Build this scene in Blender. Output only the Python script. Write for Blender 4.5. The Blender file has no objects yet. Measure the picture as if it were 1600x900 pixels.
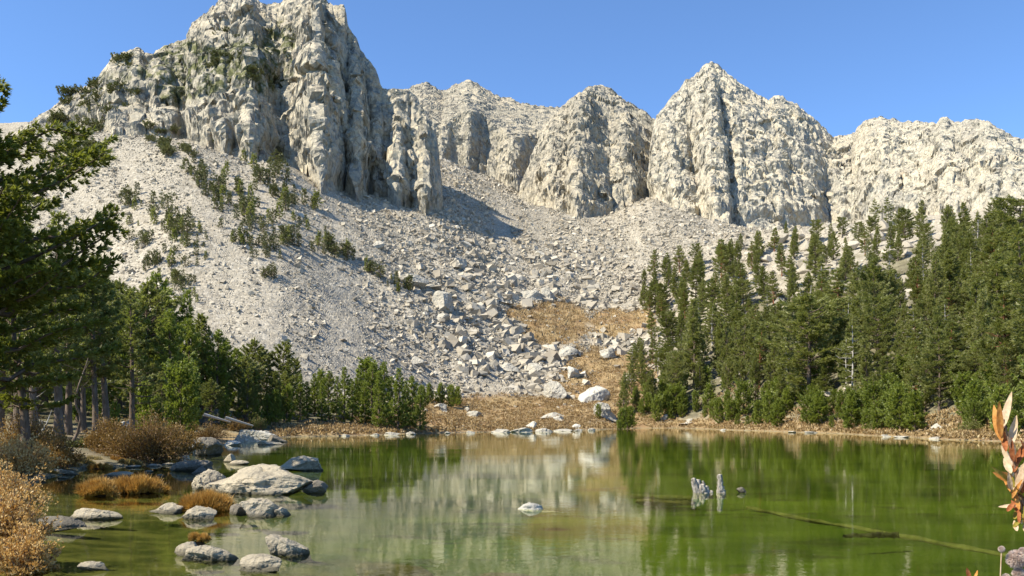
import bpy, math, random
import numpy as np
from mathutils import Vector, Matrix

C = bpy.context.scene.collection
SC = bpy.context.scene
R = math.radians

# ------------------------------------------------------------------ camera, sky, sun, exposure
F = 1386.0          # focal length in pixels of a 1600 wide picture
HY = 654.0          # row of the horizon
CH = 2.0            # eye height above the lake
cam = bpy.data.cameras.new('camera')
cam.sensor_width = 36.0
cam.lens = 36.0 * F / 1600.0
cam.shift_y = (HY - 450.0) / 1600.0
cam.clip_start = 0.05
cam.clip_end = 20000
co = bpy.data.objects.new('camera', cam)
C.objects.link(co)
co.location = (0, 0, CH)
co.rotation_euler = (R(90), 0, 0)
SC.camera = co

SUN_EL = R(47)
SUN_AZ = R(-112)     # from north (+Y) clockwise: the sun stands to the left, a touch behind the viewer
sd = Vector((math.sin(SUN_AZ) * math.cos(SUN_EL), math.cos(SUN_AZ) * math.cos(SUN_EL), math.sin(SUN_EL)))
w = bpy.data.worlds.new('World')
SC.world = w
w.use_nodes = True
nt = w.node_tree
sky = nt.nodes.new('ShaderNodeTexSky')
sky.sky_type = 'NISHITA'
sky.sun_disc = False
sky.sun_elevation = SUN_EL
sky.sun_rotation = SUN_AZ
sky.altitude = 3200
sky.air_density = 1.0
sky.dust_density = 0.0
sky.ozone_density = 4.5
bg = nt.nodes['Background']
bg.inputs['Strength'].default_value = 0.13
tn = nt.nodes.new('ShaderNodeMix'); tn.data_type = 'RGBA'; tn.blend_type = 'MULTIPLY'
tn.inputs[0].default_value = 1.0; tn.inputs[7].default_value = (0.88, 1.0, 1.07, 1)      # a clear, deep mountain sky
nt.links.new(sky.outputs[0], tn.inputs[6]); nt.links.new(tn.outputs[2], bg.inputs[0])
sl = bpy.data.lights.new('sun', 'SUN')
sl.energy = 4.7
sl.angle = R(0.53)
sl.color = (1.0, 0.925, 0.765)
so = bpy.data.objects.new('sun', sl)
C.objects.link(so)
so.rotation_euler = sd.to_track_quat('Z', 'Y').to_euler()
so.location = (0, 0, 500)
vs = SC.view_settings
vs.view_transform = 'Standard'
vs.look = 'None'
vs.gamma = 1
vs.use_curve_mapping = False
vs.exposure = 0.97
cy = SC.cycles
cy.max_bounces = 8
cy.transparent_max_bounces = 12
cy.diffuse_bounces = 3
cy.glossy_bounces = 3
cy.caustics_reflective = False
cy.caustics_refractive = False
cy.sample_clamp_indirect = 4.0

rng = np.random.default_rng(7)
random.seed(7)

# ------------------------------------------------------------------ numbers that look random
def hsh(ix, iy, iz, seed=0):
    h = (ix.astype(np.int64) * 374761393 + iy.astype(np.int64) * 668265263 + iz.astype(np.int64) * 1440662683 + seed * 974634777) & 0xFFFFFFFF
    h = h.astype(np.uint32)
    h = (h ^ (h >> np.uint32(13))) * np.uint32(1274126177)
    h = (h ^ (h >> np.uint32(16))) * np.uint32(2246822519)
    return h ^ (h >> np.uint32(15))

def rnd(h, k=0):
    h = (h + np.uint32((k * 2654435761) & 0xFFFFFFFF)) * np.uint32(2654435761)
    h = (h ^ (h >> np.uint32(15))) * np.uint32(2246822519)
    h = h ^ (h >> np.uint32(13))
    return (h & np.uint32(0xFFFFFF)).astype(np.float32) / np.float32(16777216.0)

np.seterr(over='ignore')

def perlin(x, y, z=None, seed=0):
    """value noise with smooth interpolation, about -1..1"""
    if z is None:
        z = np.zeros_like(x)
    x = np.asarray(x, np.float32); y = np.asarray(y, np.float32); z = np.asarray(z, np.float32)
    ix = np.floor(x).astype(np.int64); iy = np.floor(y).astype(np.int64); iz = np.floor(z).astype(np.int64)
    fx = x - ix; fy = y - iy; fz = z - iz
    ux = fx * fx * (3 - 2 * fx); uy = fy * fy * (3 - 2 * fy); uz = fz * fz * (3 - 2 * fz)
    flat = not np.any(fz)
    out = 0
    for dz in ((0,) if flat else (0, 1)):
        wz = 1.0 if flat else (uz if dz else 1 - uz)
        for dy in (0, 1):
            wy = uy if dy else 1 - uy
            for dx in (0, 1):
                wx = ux if dx else 1 - ux
                out = out + wx * wy * wz * rnd(hsh(ix + dx, iy + dy, iz + dz, seed))
    return (out * 2 - 1).astype(np.float32)

def fbm(x, y, z=None, oct=4, seed=0, gain=0.5):
    o = 0; a = 1.0; s = 1.0; t = 0
    for k in range(oct):
        o = o + a * perlin(x * s + 17.3 * k, y * s - 9.1 * k, None if z is None else z * s + 5.7 * k, seed + k)
        t += a; a *= gain; s *= 2.03
    return o / t

def tri(x, y, seed=0):
    """noise of flat facets: value noise joined by straight lines, -1..1"""
    ix = np.floor(x).astype(np.int64); iy = np.floor(y).astype(np.int64)
    fx = (x - ix).astype(np.float32); fy = (y - iy).astype(np.float32); z0 = np.zeros_like(ix)
    a = rnd(hsh(ix, iy, z0, seed)); b = rnd(hsh(ix + 1, iy, z0, seed)); c = rnd(hsh(ix, iy + 1, z0, seed)); d = rnd(hsh(ix + 1, iy + 1, z0, seed))
    lo = a + (b - a) * fx + (d - b) * fy; hi = a + (d - c) * fx + (c - a) * fy
    return np.where(fx > fy, lo, hi) * 2 - 1

def facets(p, seed, tilt=1.0, jit=0.85, off=0.6):
    """broken rock: every Voronoi cell is a plane of its own height and tilt; about -1..1. p: (N,3)"""
    b = np.floor(p).astype(np.int64)
    best = np.full(len(p), 1e9, np.float32); val = np.zeros(len(p), np.float32)
    for dx in (-1, 0, 1):
        for dy in (-1, 0, 1):
            for dz in (-1, 0, 1):
                cx = b[:, 0] + dx; cy_ = b[:, 1] + dy; cz = b[:, 2] + dz
                h = hsh(cx, cy_, cz, seed)
                qx = p[:, 0] - (cx + 0.5 + jit * (rnd(h, 1) - 0.5))
                qy = p[:, 1] - (cy_ + 0.5 + jit * (rnd(h, 2) - 0.5))
                qz = p[:, 2] - (cz + 0.5 + jit * (rnd(h, 3) - 0.5))
                d = (qx * qx + qy * qy + qz * qz).astype(np.float32)
                v = (rnd(h, 4) * 2 - 1) * off + tilt * ((rnd(h, 5) - 0.5) * qx + (rnd(h, 6) - 0.5) * qy + (rnd(h, 7) - 0.5) * qz) * 1.6
                m = d < best
                best = np.where(m, d, best); val = np.where(m, v, val)
    return val.astype(np.float32)

def plates(p, seed, tilt=1.0, off=0.5, c=2.2, flat=0.28, jit=0.8):
    """jointed rock: flat tilted plates with bevelled edges that meet in notches, continuous; about -1..1"""
    b = np.floor(p).astype(np.int64)
    val = np.full(len(p), -9, np.float32)
    for dx in (-1, 0, 1):
        for dy in (-1, 0, 1):
            for dz in (-1, 0, 1):
                cx = b[:, 0] + dx; cy_ = b[:, 1] + dy; cz = b[:, 2] + dz
                h = hsh(cx, cy_, cz, seed)
                qx = p[:, 0] - (cx + 0.5 + jit * (rnd(h, 1) - 0.5))
                qy = p[:, 1] - (cy_ + 0.5 + jit * (rnd(h, 2) - 0.5))
                qz = p[:, 2] - (cz + 0.5 + jit * (rnd(h, 3) - 0.5))
                sk = (rnd(h, 8) - 0.5) * 1.2
                li = np.maximum(np.maximum(np.abs(qx + sk * qz), np.abs(qz - 0.5 * sk * qx)), 0.8 * np.abs(qy))
                v = (rnd(h, 4) * 2 - 1) * off + tilt * ((rnd(h, 5) - 0.5) * qx + (rnd(h, 6) - 0.5) * qy + (rnd(h, 7) - 0.5) * qz) * 1.6 - c * np.maximum(0, li - flat)
                val = np.maximum(val, v)
    return val.astype(np.float32)

def sstep(a, b, v):
    t = np.clip((v - a) / (b - a), 0, 1)
    return t * t * (3 - 2 * t)

# ------------------------------------------------------------------ meshes from arrays
def make_mesh(name, V, faces, mats, smooth=True, attrs=None, midx=None, colors=None):
    """faces: list of int arrays (n,3) or (n,4)"""
    me = bpy.data.meshes.new(name)
    V = np.asarray(V, np.float32)
    me.vertices.add(len(V)); me.vertices.foreach_set('co', V.ravel())
    fl = [np.asarray(f, np.int32) for f in faces if len(f)]
    loops = np.concatenate([f.ravel() for f in fl]); counts = np.concatenate([np.full(len(f), f.shape[1], np.int32) for f in fl])
    starts = np.concatenate([[0], np.cumsum(counts)[:-1]]).astype(np.int32)
    me.loops.add(len(loops)); me.loops.foreach_set('vertex_index', loops)
    me.polygons.add(len(counts)); me.polygons.foreach_set('loop_start', starts); me.polygons.foreach_set('loop_total', counts)
    if smooth is True or smooth is False:
        me.polygons.foreach_set('use_smooth', np.full(len(counts), smooth, bool))
    else:
        me.polygons.foreach_set('use_smooth', np.asarray(smooth, bool))
    for m in (mats if isinstance(mats, (list, tuple)) else [mats]):
        me.materials.append(m)
    if midx is not None:
        me.polygons.foreach_set('material_index', np.asarray(midx, np.int32))
    me.update(calc_edges=True)
    for k, v in (attrs or {}).items():
        a = me.attributes.new(k, 'FLOAT', 'POINT'); a.data.foreach_set('value', np.asarray(v, np.float32))
    return me

def obj(name, me, parent=None, loc=None):
    o = bpy.data.objects.new(name, me); C.objects.link(o)
    if parent is not None: o.parent = parent
    if loc is not None: o.location = loc
    return o

def tag(o, label=None, cat=None, group=None, kind=None):
    if label: o['label'] = label
    if cat: o['category'] = cat
    if group: o['group'] = group
    if kind: o['kind'] = kind
    return o

def grid_faces(nr, nc):
    i = np.arange((nr - 1) * (nc - 1)); r = i // (nc - 1); c = i % (nc - 1)
    a = r * nc + c
    return np.stack([a, a + 1, a + nc + 1, a + nc], 1)

def tube(pts, rad, n=6, cap=True):
    pts = np.asarray(pts, float); m = len(pts)
    rad = np.broadcast_to(np.asarray(rad, float), (m,))
    T = np.gradient(pts, axis=0); T /= np.linalg.norm(T, axis=1)[:, None] + 1e-9
    up = np.array([0, 0, 1.0]) if abs(T[0, 2]) < 0.9 else np.array([1.0, 0, 0])
    A = np.cross(T, up); A /= np.linalg.norm(A, axis=1)[:, None] + 1e-9
    B = np.cross(T, A)
    th = np.arange(n) * 2 * math.pi / n
    V = pts[:, None, :] + rad[:, None, None] * (np.cos(th)[None, :, None] * A[:, None, :] + np.sin(th)[None, :, None] * B[:, None, :])
    V = V.reshape(-1, 3)
    r = np.arange((m - 1) * n) // n; c = np.arange((m - 1) * n) % n
    Fq = np.stack([r * n + c, r * n + (c + 1) % n, (r + 1) * n + (c + 1) % n, (r + 1) * n + c], 1)
    return V, Fq

class MB:
    def __init__(s): s.V = []; s.Q = []; s.T = []; s.n = 0
    def add(s, V, Q=None, T=None):
        if Q is not None and len(Q): s.Q.append(np.asarray(Q) + s.n)
        if T is not None and len(T): s.T.append(np.asarray(T) + s.n)
        s.V.append(np.asarray(V, np.float32)); s.n += len(V)
    def mesh(s, name, mats, smooth=True, attrs=None):
        f = []
        if s.Q: f.append(np.concatenate(s.Q))
        if s.T: f.append(np.concatenate(s.T))
        return make_mesh(name, np.concatenate(s.V), f, mats, smooth, attrs)

# ------------------------------------------------------------------ materials
def new_mat(name):
    m = bpy.data.materials.new(name); m.use_nodes = True
    nt = m.node_tree; nt.nodes.clear()
    return m, nt, nt.nodes, nt.links

class NB:
    """small helper to wire shader nodes"""
    def __init__(s, name):
        s.m, s.nt, s.N, s.L = new_mat(name)
    def n(s, t, **kw):
        x = s.N.new(t)
        for k, v in kw.items(): setattr(x, k, v)
        return x
    def val(s, sock, v):
        if hasattr(v, 'is_output') or isinstance(v, bpy.types.NodeSocket): s.L.new(v, sock)
        else: sock.default_value = v
    def pos(s, scale=(1, 1, 1), obj_space=False):
        if obj_space: src = s.n('ShaderNodeTexCoord').outputs['Object']
        else: src = s.n('ShaderNodeNewGeometry').outputs['Position']
        mp = s.n('ShaderNodeMapping'); mp.inputs['Scale'].default_value = scale
        s.L.new(src, mp.inputs[0]); return mp.outputs[0]
    def noise(s, vec, scale, detail=4, rough=0.55, dist=0.0):
        x = s.n('ShaderNodeTexNoise'); s.L.new(vec, x.inputs['Vector'])
        x.inputs['Scale'].default_value = scale; x.inputs['Detail'].default_value = detail
        x.inputs['Roughness'].default_value = rough; x.inputs['Distortion'].default_value = dist
        return x.outputs['Fac']
    def voro(s, vec, scale, feature='F1', out='Distance', rnd_=1.0):
        x = s.n('ShaderNodeTexVoronoi', feature=feature); s.L.new(vec, x.inputs['Vector'])
        x.inputs['Scale'].default_value = scale; x.inputs['Randomness'].default_value = rnd_
        return x.outputs[out]
    def ramp(s, fac, stops):
        x = s.n('ShaderNodeValToRGB'); s.L.new(fac, x.inputs[0])
        e = x.color_ramp.elements
        while len(e) < len(stops): e.new(0.5)
        for k, (p, c) in enumerate(stops):
            e[k].position = p; e[k].color = (c if len(c) == 4 else (*c, 1))
        return x.outputs[0]
    def mix(s, f, a, b, t='MIX'):
        x = s.n('ShaderNodeMix', data_type='RGBA', blend_type=t)
        s.val(x.inputs[0], f)
        s.val(x.inputs[6], a if not isinstance(a, tuple) else (*a, 1)); s.val(x.inputs[7], b if not isinstance(b, tuple) else (*b, 1))
        return x.outputs[2]
    def math(s, op, a, b=0.0, clamp=False):
        x = s.n('ShaderNodeMath', operation=op); x.use_clamp = clamp
        s.val(x.inputs[0], a); s.val(x.inputs[1], b); return x.outputs[0]
    def attr(s, name):
        return s.n('ShaderNodeAttribute', attribute_name=name).outputs['Fac']
    def sep(s, v):
        x = s.n('ShaderNodeSeparateXYZ'); s.L.new(v, x.inputs[0]); return x.outputs
    def planes(s, vec, scale):
        """every Voronoi cell is a flat plane with a tilt of its own"""
        x = s.n('ShaderNodeTexVoronoi', feature='F1'); s.L.new(vec, x.inputs['Vector']); x.inputs['Scale'].default_value = scale
        d = s.n('ShaderNodeVectorMath', operation='SUBTRACT'); s.L.new(vec, d.inputs[0]); s.L.new(x.outputs['Position'], d.inputs[1])
        c = s.n('ShaderNodeVectorMath', operation='SUBTRACT'); s.L.new(x.outputs['Color'], c.inputs[0]); c.inputs[1].default_value = (0.5, 0.5, 0.5)
        t = s.n('ShaderNodeVectorMath', operation='DOT_PRODUCT'); s.L.new(d.outputs[0], t.inputs[0]); s.L.new(c.outputs[0], t.inputs[1])
        return t.outputs['Value']
    def bump(s, h, strength, dist, nrm=None):
        x = s.n('ShaderNodeBump'); s.L.new(h, x.inputs['Height'])
        x.inputs['Strength'].default_value = strength; x.inputs['Distance'].default_value = dist
        if nrm is not None: s.L.new(nrm, x.inputs['Normal'])
        return x.outputs[0]
    def out(s, sh):
        o = s.n('ShaderNodeOutputMaterial'); s.L.new(sh, o.inputs[0]); return s.m
    def pbr(s, color, rough=0.9, nrm=None, spec=0.2):
        b = s.n('ShaderNodeBsdfPrincipled'); s.val(b.inputs['Base Color'], color if not isinstance(color, tuple) else (*color, 1))
        s.val(b.inputs['Roughness'], rough); b.inputs['Specular IOR Level'].default_value = spec
        if nrm is not None: s.L.new(nrm, b.inputs['Normal'])
        return b.outputs[0]

def granite_color(b, pw, big=0.03, warm=(0.455, 0.40, 0.30), cool=(0.355, 0.325, 0.26)):
    c = b.mix(b.ramp(b.noise(pw, big, 5, 0.6), [(0.35, (0, 0, 0)), (0.65, (1, 1, 1))]), warm, cool)
    return c

def mat_cliff(name='cliff_granite', tone=(1, 1, 1), grime=0.0):
    b = NB(name)
    p = b.pos()
    c = granite_color(b, p, 0.025)
    st = b.noise(b.pos((0.35, 0.35, 0.05)), 0.5, 6, 0.65)          # water streaks run down the face
    c = b.mix(b.ramp(st, [(0.50, (0, 0, 0)), (0.68, (0.6, 0.6, 0.6))]), c, (0.255, 0.235, 0.205))
    rust = b.noise(p, 0.045, 5, 0.7)
    c = b.mix(b.ramp(rust, [(0.60, (0, 0, 0)), (0.72, (0.6, 0.6, 0.6))]), c, (0.37, 0.29, 0.20))
    e = b.voro(b.pos((1, 1, 0.55)), 0.16, 'DISTANCE_TO_EDGE')       # joints
    c = b.mix(b.ramp(e, [(0.0, (0.7, 0.7, 0.7)), (0.025, (0, 0, 0))]), c, (0.13, 0.125, 0.12))
    e2 = b.voro(b.pos((1, 1, 0.4)), 0.5, 'DISTANCE_TO_EDGE')
    c = b.mix(b.ramp(e2, [(0.0, (0.6, 0.6, 0.6)), (0.06, (0, 0, 0))]), c, (0.16, 0.155, 0.145))
    if grime:
        c = b.mix(b.ramp(b.noise(p, 0.035, 6, 0.7), [(0.40, (0, 0, 0)), (0.62, (grime, grime, grime))]), c, (0.20, 0.185, 0.15))
        c = b.mix(b.ramp(b.noise(p, 0.2, 6, 0.75), [(0.48, (0, 0, 0)), (0.64, (grime, grime, grime))]), c, (0.15, 0.14, 0.115))
    c = b.mix(1.0, c, tone, 'MULTIPLY')
    veg = b.attr('veg')
    c = b.mix(b.math('MULTIPLY', veg, b.ramp(b.noise(p, 0.22, 5, 0.7), [(0.44, (0, 0, 0)), (0.56, (1, 1, 1))])), c, (0.105, 0.11, 0.045))
    wv = b.pos((1, 1, 0.8))
    h = b.math('ADD', b.math('MULTIPLY', b.planes(wv, 0.30), 1.7), b.math('MULTIPLY', b.planes(wv, 0.75), 1.5))
    h = b.math('ADD', h, b.math('MULTIPLY', b.noise(p, 1.1, 6, 0.7), 0.35))
    nr = b.bump(h, 1.0, 1.0)
    return b.out(b.pbr(c, 0.92, nr))

def mat_ground():
    b = NB('talus_and_soil')
    p = b.pos()
    # loose granite
    c = granite_color(b, p, 0.02, (0.42, 0.365, 0.27), (0.355, 0.315, 0.245))
    cell = b.voro(p, 1.1, 'F1', 'Color')
    g = b.sep(cell)[0]
    c = b.mix(0.55, c, b.ramp(g, [(0.0, (0.27, 0.235, 0.18)), (0.5, (0.40, 0.355, 0.275)), (1.0, (0.55, 0.50, 0.41))]))
    e = b.voro(p, 1.1, 'DISTANCE_TO_EDGE')
    e3 = b.voro(p, 2.7, 'DISTANCE_TO_EDGE')
    c = b.mix(b.ramp(e, [(0.0, (0.5, 0.5, 0.5)), (0.12, (0, 0, 0))]), c, (0.15, 0.14, 0.12))
    c = b.mix(b.ramp(e3, [(0.0, (0.35, 0.35, 0.35)), (0.12, (0, 0, 0))]), c, (0.17, 0.16, 0.14))
    n = b.noise(p, 0.12, 6, 0.65)
    # dead grass and low willow on the flats
    gr = b.mix(b.ramp(b.noise(p, 0.9, 8, 0.75), [(0.3, (0, 0, 0)), (0.7, (1, 1, 1))]), (0.25, 0.17, 0.08), (0.36, 0.27, 0.145))
    gr = b.mix(b.ramp(b.noise(p, 0.16, 5, 0.6), [(0.45, (0, 0, 0)), (0.65, (0.7, 0.7, 0.7))]), gr, (0.23, 0.14, 0.075))
    c = b.mix(b.math('MULTIPLY', b.attr('meadow'), b.ramp(n, [(0.18, (0, 0, 0)), (0.36, (1, 1, 1))])), c, gr)
    # forest floor
    so_ = b.mix(b.ramp(b.noise(p, 0.5, 7, 0.7), [(0.35, (0, 0, 0)), (0.65, (1, 1, 1))]), (0.075, 0.065, 0.036), (0.165, 0.15, 0.085))
    c = b.mix(b.attr('soil'), c, so_)
    # lake bed: algae on silt; the water's absorption by depth is painted as green
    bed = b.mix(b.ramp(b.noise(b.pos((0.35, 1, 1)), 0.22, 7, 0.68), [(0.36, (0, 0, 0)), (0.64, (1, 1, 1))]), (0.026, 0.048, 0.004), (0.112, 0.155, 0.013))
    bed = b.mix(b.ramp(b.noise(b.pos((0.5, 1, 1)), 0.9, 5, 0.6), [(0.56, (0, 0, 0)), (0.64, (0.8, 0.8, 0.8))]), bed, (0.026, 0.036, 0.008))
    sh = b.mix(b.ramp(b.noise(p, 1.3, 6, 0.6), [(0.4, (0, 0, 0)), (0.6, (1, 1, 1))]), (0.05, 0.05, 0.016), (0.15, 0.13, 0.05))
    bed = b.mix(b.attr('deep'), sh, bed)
    c = b.mix(b.attr('bed'), c, bed)
    v1 = b.voro(p, 1.1); n1 = b.noise(p, 1.4, 8, 0.75)
    h = b.math('ADD', b.math('MULTIPLY', v1, -0.8), n1)
    h = b.math('MULTIPLY', h, b.math('SUBTRACT', 1.0, b.attr('bed')))
    return b.out(b.pbr(c, 0.95, b.bump(h, 0.5, 0.35), 0.1))

def mat_rock(name, a, c2, dark=(0.17, 0.15, 0.12), wet=True, scale=1.0):
    b = NB(name)
    p = b.pos((1, 1, 1), True)
    pw = b.pos()
    c = b.mix(b.ramp(b.noise(pw, 1.1 * scale, 6, 0.65), [(0.32, (0, 0, 0)), (0.68, (1, 1, 1))]), a, c2)
    sp = b.noise(pw, 28 * scale, 3, 0.8)
    c = b.mix(b.ramp(sp, [(0.56, (0, 0, 0)), (0.70, (0.55, 0.55, 0.55))]), c, dark)
    li = b.noise(pw, 3.0 * scale, 8, 0.75)
    c = b.mix(b.ramp(li, [(0.50, (0, 0, 0)), (0.62, (0.55, 0.55, 0.55))]), c, dark)
    cr = b.voro(b.pos((1, 1, 1.6)), 1.1 * scale, 'DISTANCE_TO_EDGE')
    c = b.mix(b.ramp(cr, [(0.0, (0.5, 0.5, 0.5)), (0.02, (0, 0, 0))]), c, dark)
    if wet:
        z = b.math('ADD', b.sep(b.n('ShaderNodeNewGeometry').outputs['Position'])[2], b.math('MULTIPLY', b.math('SUBTRACT', b.noise(pw, 3, 3), 0.5), 0.08))
        c = b.mix(b.ramp(z, [(0.0, (0.9, 0.9, 0.9)), (0.045, (0.7, 0.7, 0.7)), (0.09, (0, 0, 0))]), c, (0.06, 0.055, 0.035))
    h = b.math('ADD', b.noise(pw, 5 * scale, 8, 0.75), b.math('MULTIPLY', b.noise(pw, 1.6 * scale, 5, 0.6), 2.0))
    return b.out(b.pbr(c, 0.9, b.bump(h, 0.9, 0.10 / scale), 0.12))

def mat_talus():
    b = NB('talus_granite')
    oi = b.attr('tint')
    c = b.ramp(oi, [(0.0, (0.24, 0.205, 0.155)), (0.45, (0.37, 0.325, 0.25)), (0.8, (0.44, 0.39, 0.305)), (1.0, (0.55, 0.50, 0.41))])
    pw = b.pos()
    c = b.mix(b.ramp(b.noise(pw, 1.2, 6, 0.7), [(0.45, (0, 0, 0)), (0.7, (0.6, 0.6, 0.6))]), c, (0.24, 0.225, 0.20))
    return b.out(b.pbr(c, 0.92, b.bump(b.noise(pw, 2.0, 6, 0.7), 0.5, 0.3), 0.1))

def mat_leaf(name, stops, trans=0.35, objvar=0.5, tcol=(0.10, 0.14, 0.015)):
    b = NB(name)
    t = b.attr('tint')
    oi = b.n('ShaderNodeObjectInfo').outputs['Random']
    f = b.math('ADD', b.math('MULTIPLY', t, 1 - objvar), b.math('MULTIPLY', oi, objvar))
    c = b.ramp(f, stops)
    d = b.n('ShaderNodeBsdfDiffuse'); b.L.new(c, d.inputs[0])
    tr = b.n('ShaderNodeBsdfTranslucent'); b.L.new(b.mix(0.5, c, tcol), tr.inputs[0])
    mx = b.n('ShaderNodeMixShader'); mx.inputs[0].default_value = trans
    b.L.new(d.outputs[0], mx.inputs[1]); b.L.new(tr.outputs[0], mx.inputs[2])
    gl = b.n('ShaderNodeBsdfGlossy'); gl.inputs['Roughness'].default_value = 0.5; gl.inputs[0].default_value = (1, 1, 1, 1)
    m2 = b.n('ShaderNodeMixShader'); m2.inputs[0].default_value = 0.03
    b.L.new(mx.outputs[0], m2.inputs[1]); b.L.new(gl.outputs[0], m2.inputs[2])
    return b.out(m2.outputs[0])

def mat_bark(name, a, c2, sc=6.0):
    b = NB(name)
    p = b.pos((1, 1, 0.25), True)
    n = b.noise(p, sc, 7, 0.7)
    c = b.mix(b.ramp(n, [(0.35, (0, 0, 0)), (0.65, (1, 1, 1))]), a, c2)
    return b.out(b.pbr(c, 0.95, b.bump(n, 0.8, 0.04), 0.1))

def mat_water():
    b = NB('lake_water')
    pw = b.pos()
    n1 = b.noise(b.pos((1.0, 1.0, 1)), 3.2, 3, 0.6, 0.3)
    n2 = b.noise(b.pos((0.10, 0.16, 1)), 1.0, 2, 0.5)
    n3 = b.noise(b.pos((0.04, 0.10, 1)), 1.0, 3, 0.6)
    amp = b.ramp(n3, [(0.35, (0.25, 0.25, 0.25)), (0.65, (1, 1, 1))])
    n4 = b.noise(b.pos((1, 1, 1)), 10.0, 2, 0.5)
    h = b.math('ADD', b.math('MULTIPLY', b.math('ADD', b.math('MULTIPLY', n1, 0.8), b.math('MULTIPLY', n4, 0.25)), b.math('MULTIPLY', amp, 0.0030)), b.math('MULTIPLY', n2, 0.012))
    nr = b.n('ShaderNodeBump'); b.L.new(h, nr.inputs['Height']); nr.inputs['Strength'].default_value = 1.0; nr.inputs['Distance'].default_value = 1.0
    fr = b.n('ShaderNodeFresnel'); fr.inputs['IOR'].default_value = 1.33; b.L.new(nr.outputs[0], fr.inputs['Normal'])
    gl = b.n('ShaderNodeBsdfGlossy'); gl.inputs['Roughness'].default_value = 0.015
    gl.inputs[0].default_value = (1.0, 1.0, 0.93, 1); b.L.new(nr.outputs[0], gl.inputs['Normal'])
    tr = b.n('ShaderNodeBsdfTransparent'); tr.inputs[0].default_value = (0.86, 0.94, 0.66, 1)
    mx = b.n('ShaderNodeMixShader'); b.L.new(fr.outputs[0], mx.inputs[0])
    b.L.new(tr.outputs[0], mx.inputs[1]); b.L.new(gl.outputs[0], mx.inputs[2])
    return b.out(mx.outputs[0])

def mat_plain(name, a, c2, sc=8, rough=0.9):
    b = NB(name); p = b.pos()
    n = b.noise(p, sc, 6, 0.7)
    return b.out(b.pbr(b.mix(b.ramp(n, [(0.35, (0, 0, 0)), (0.65, (1, 1, 1))]), a, c2), rough, b.bump(n, 0.5, 0.02)))

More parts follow.
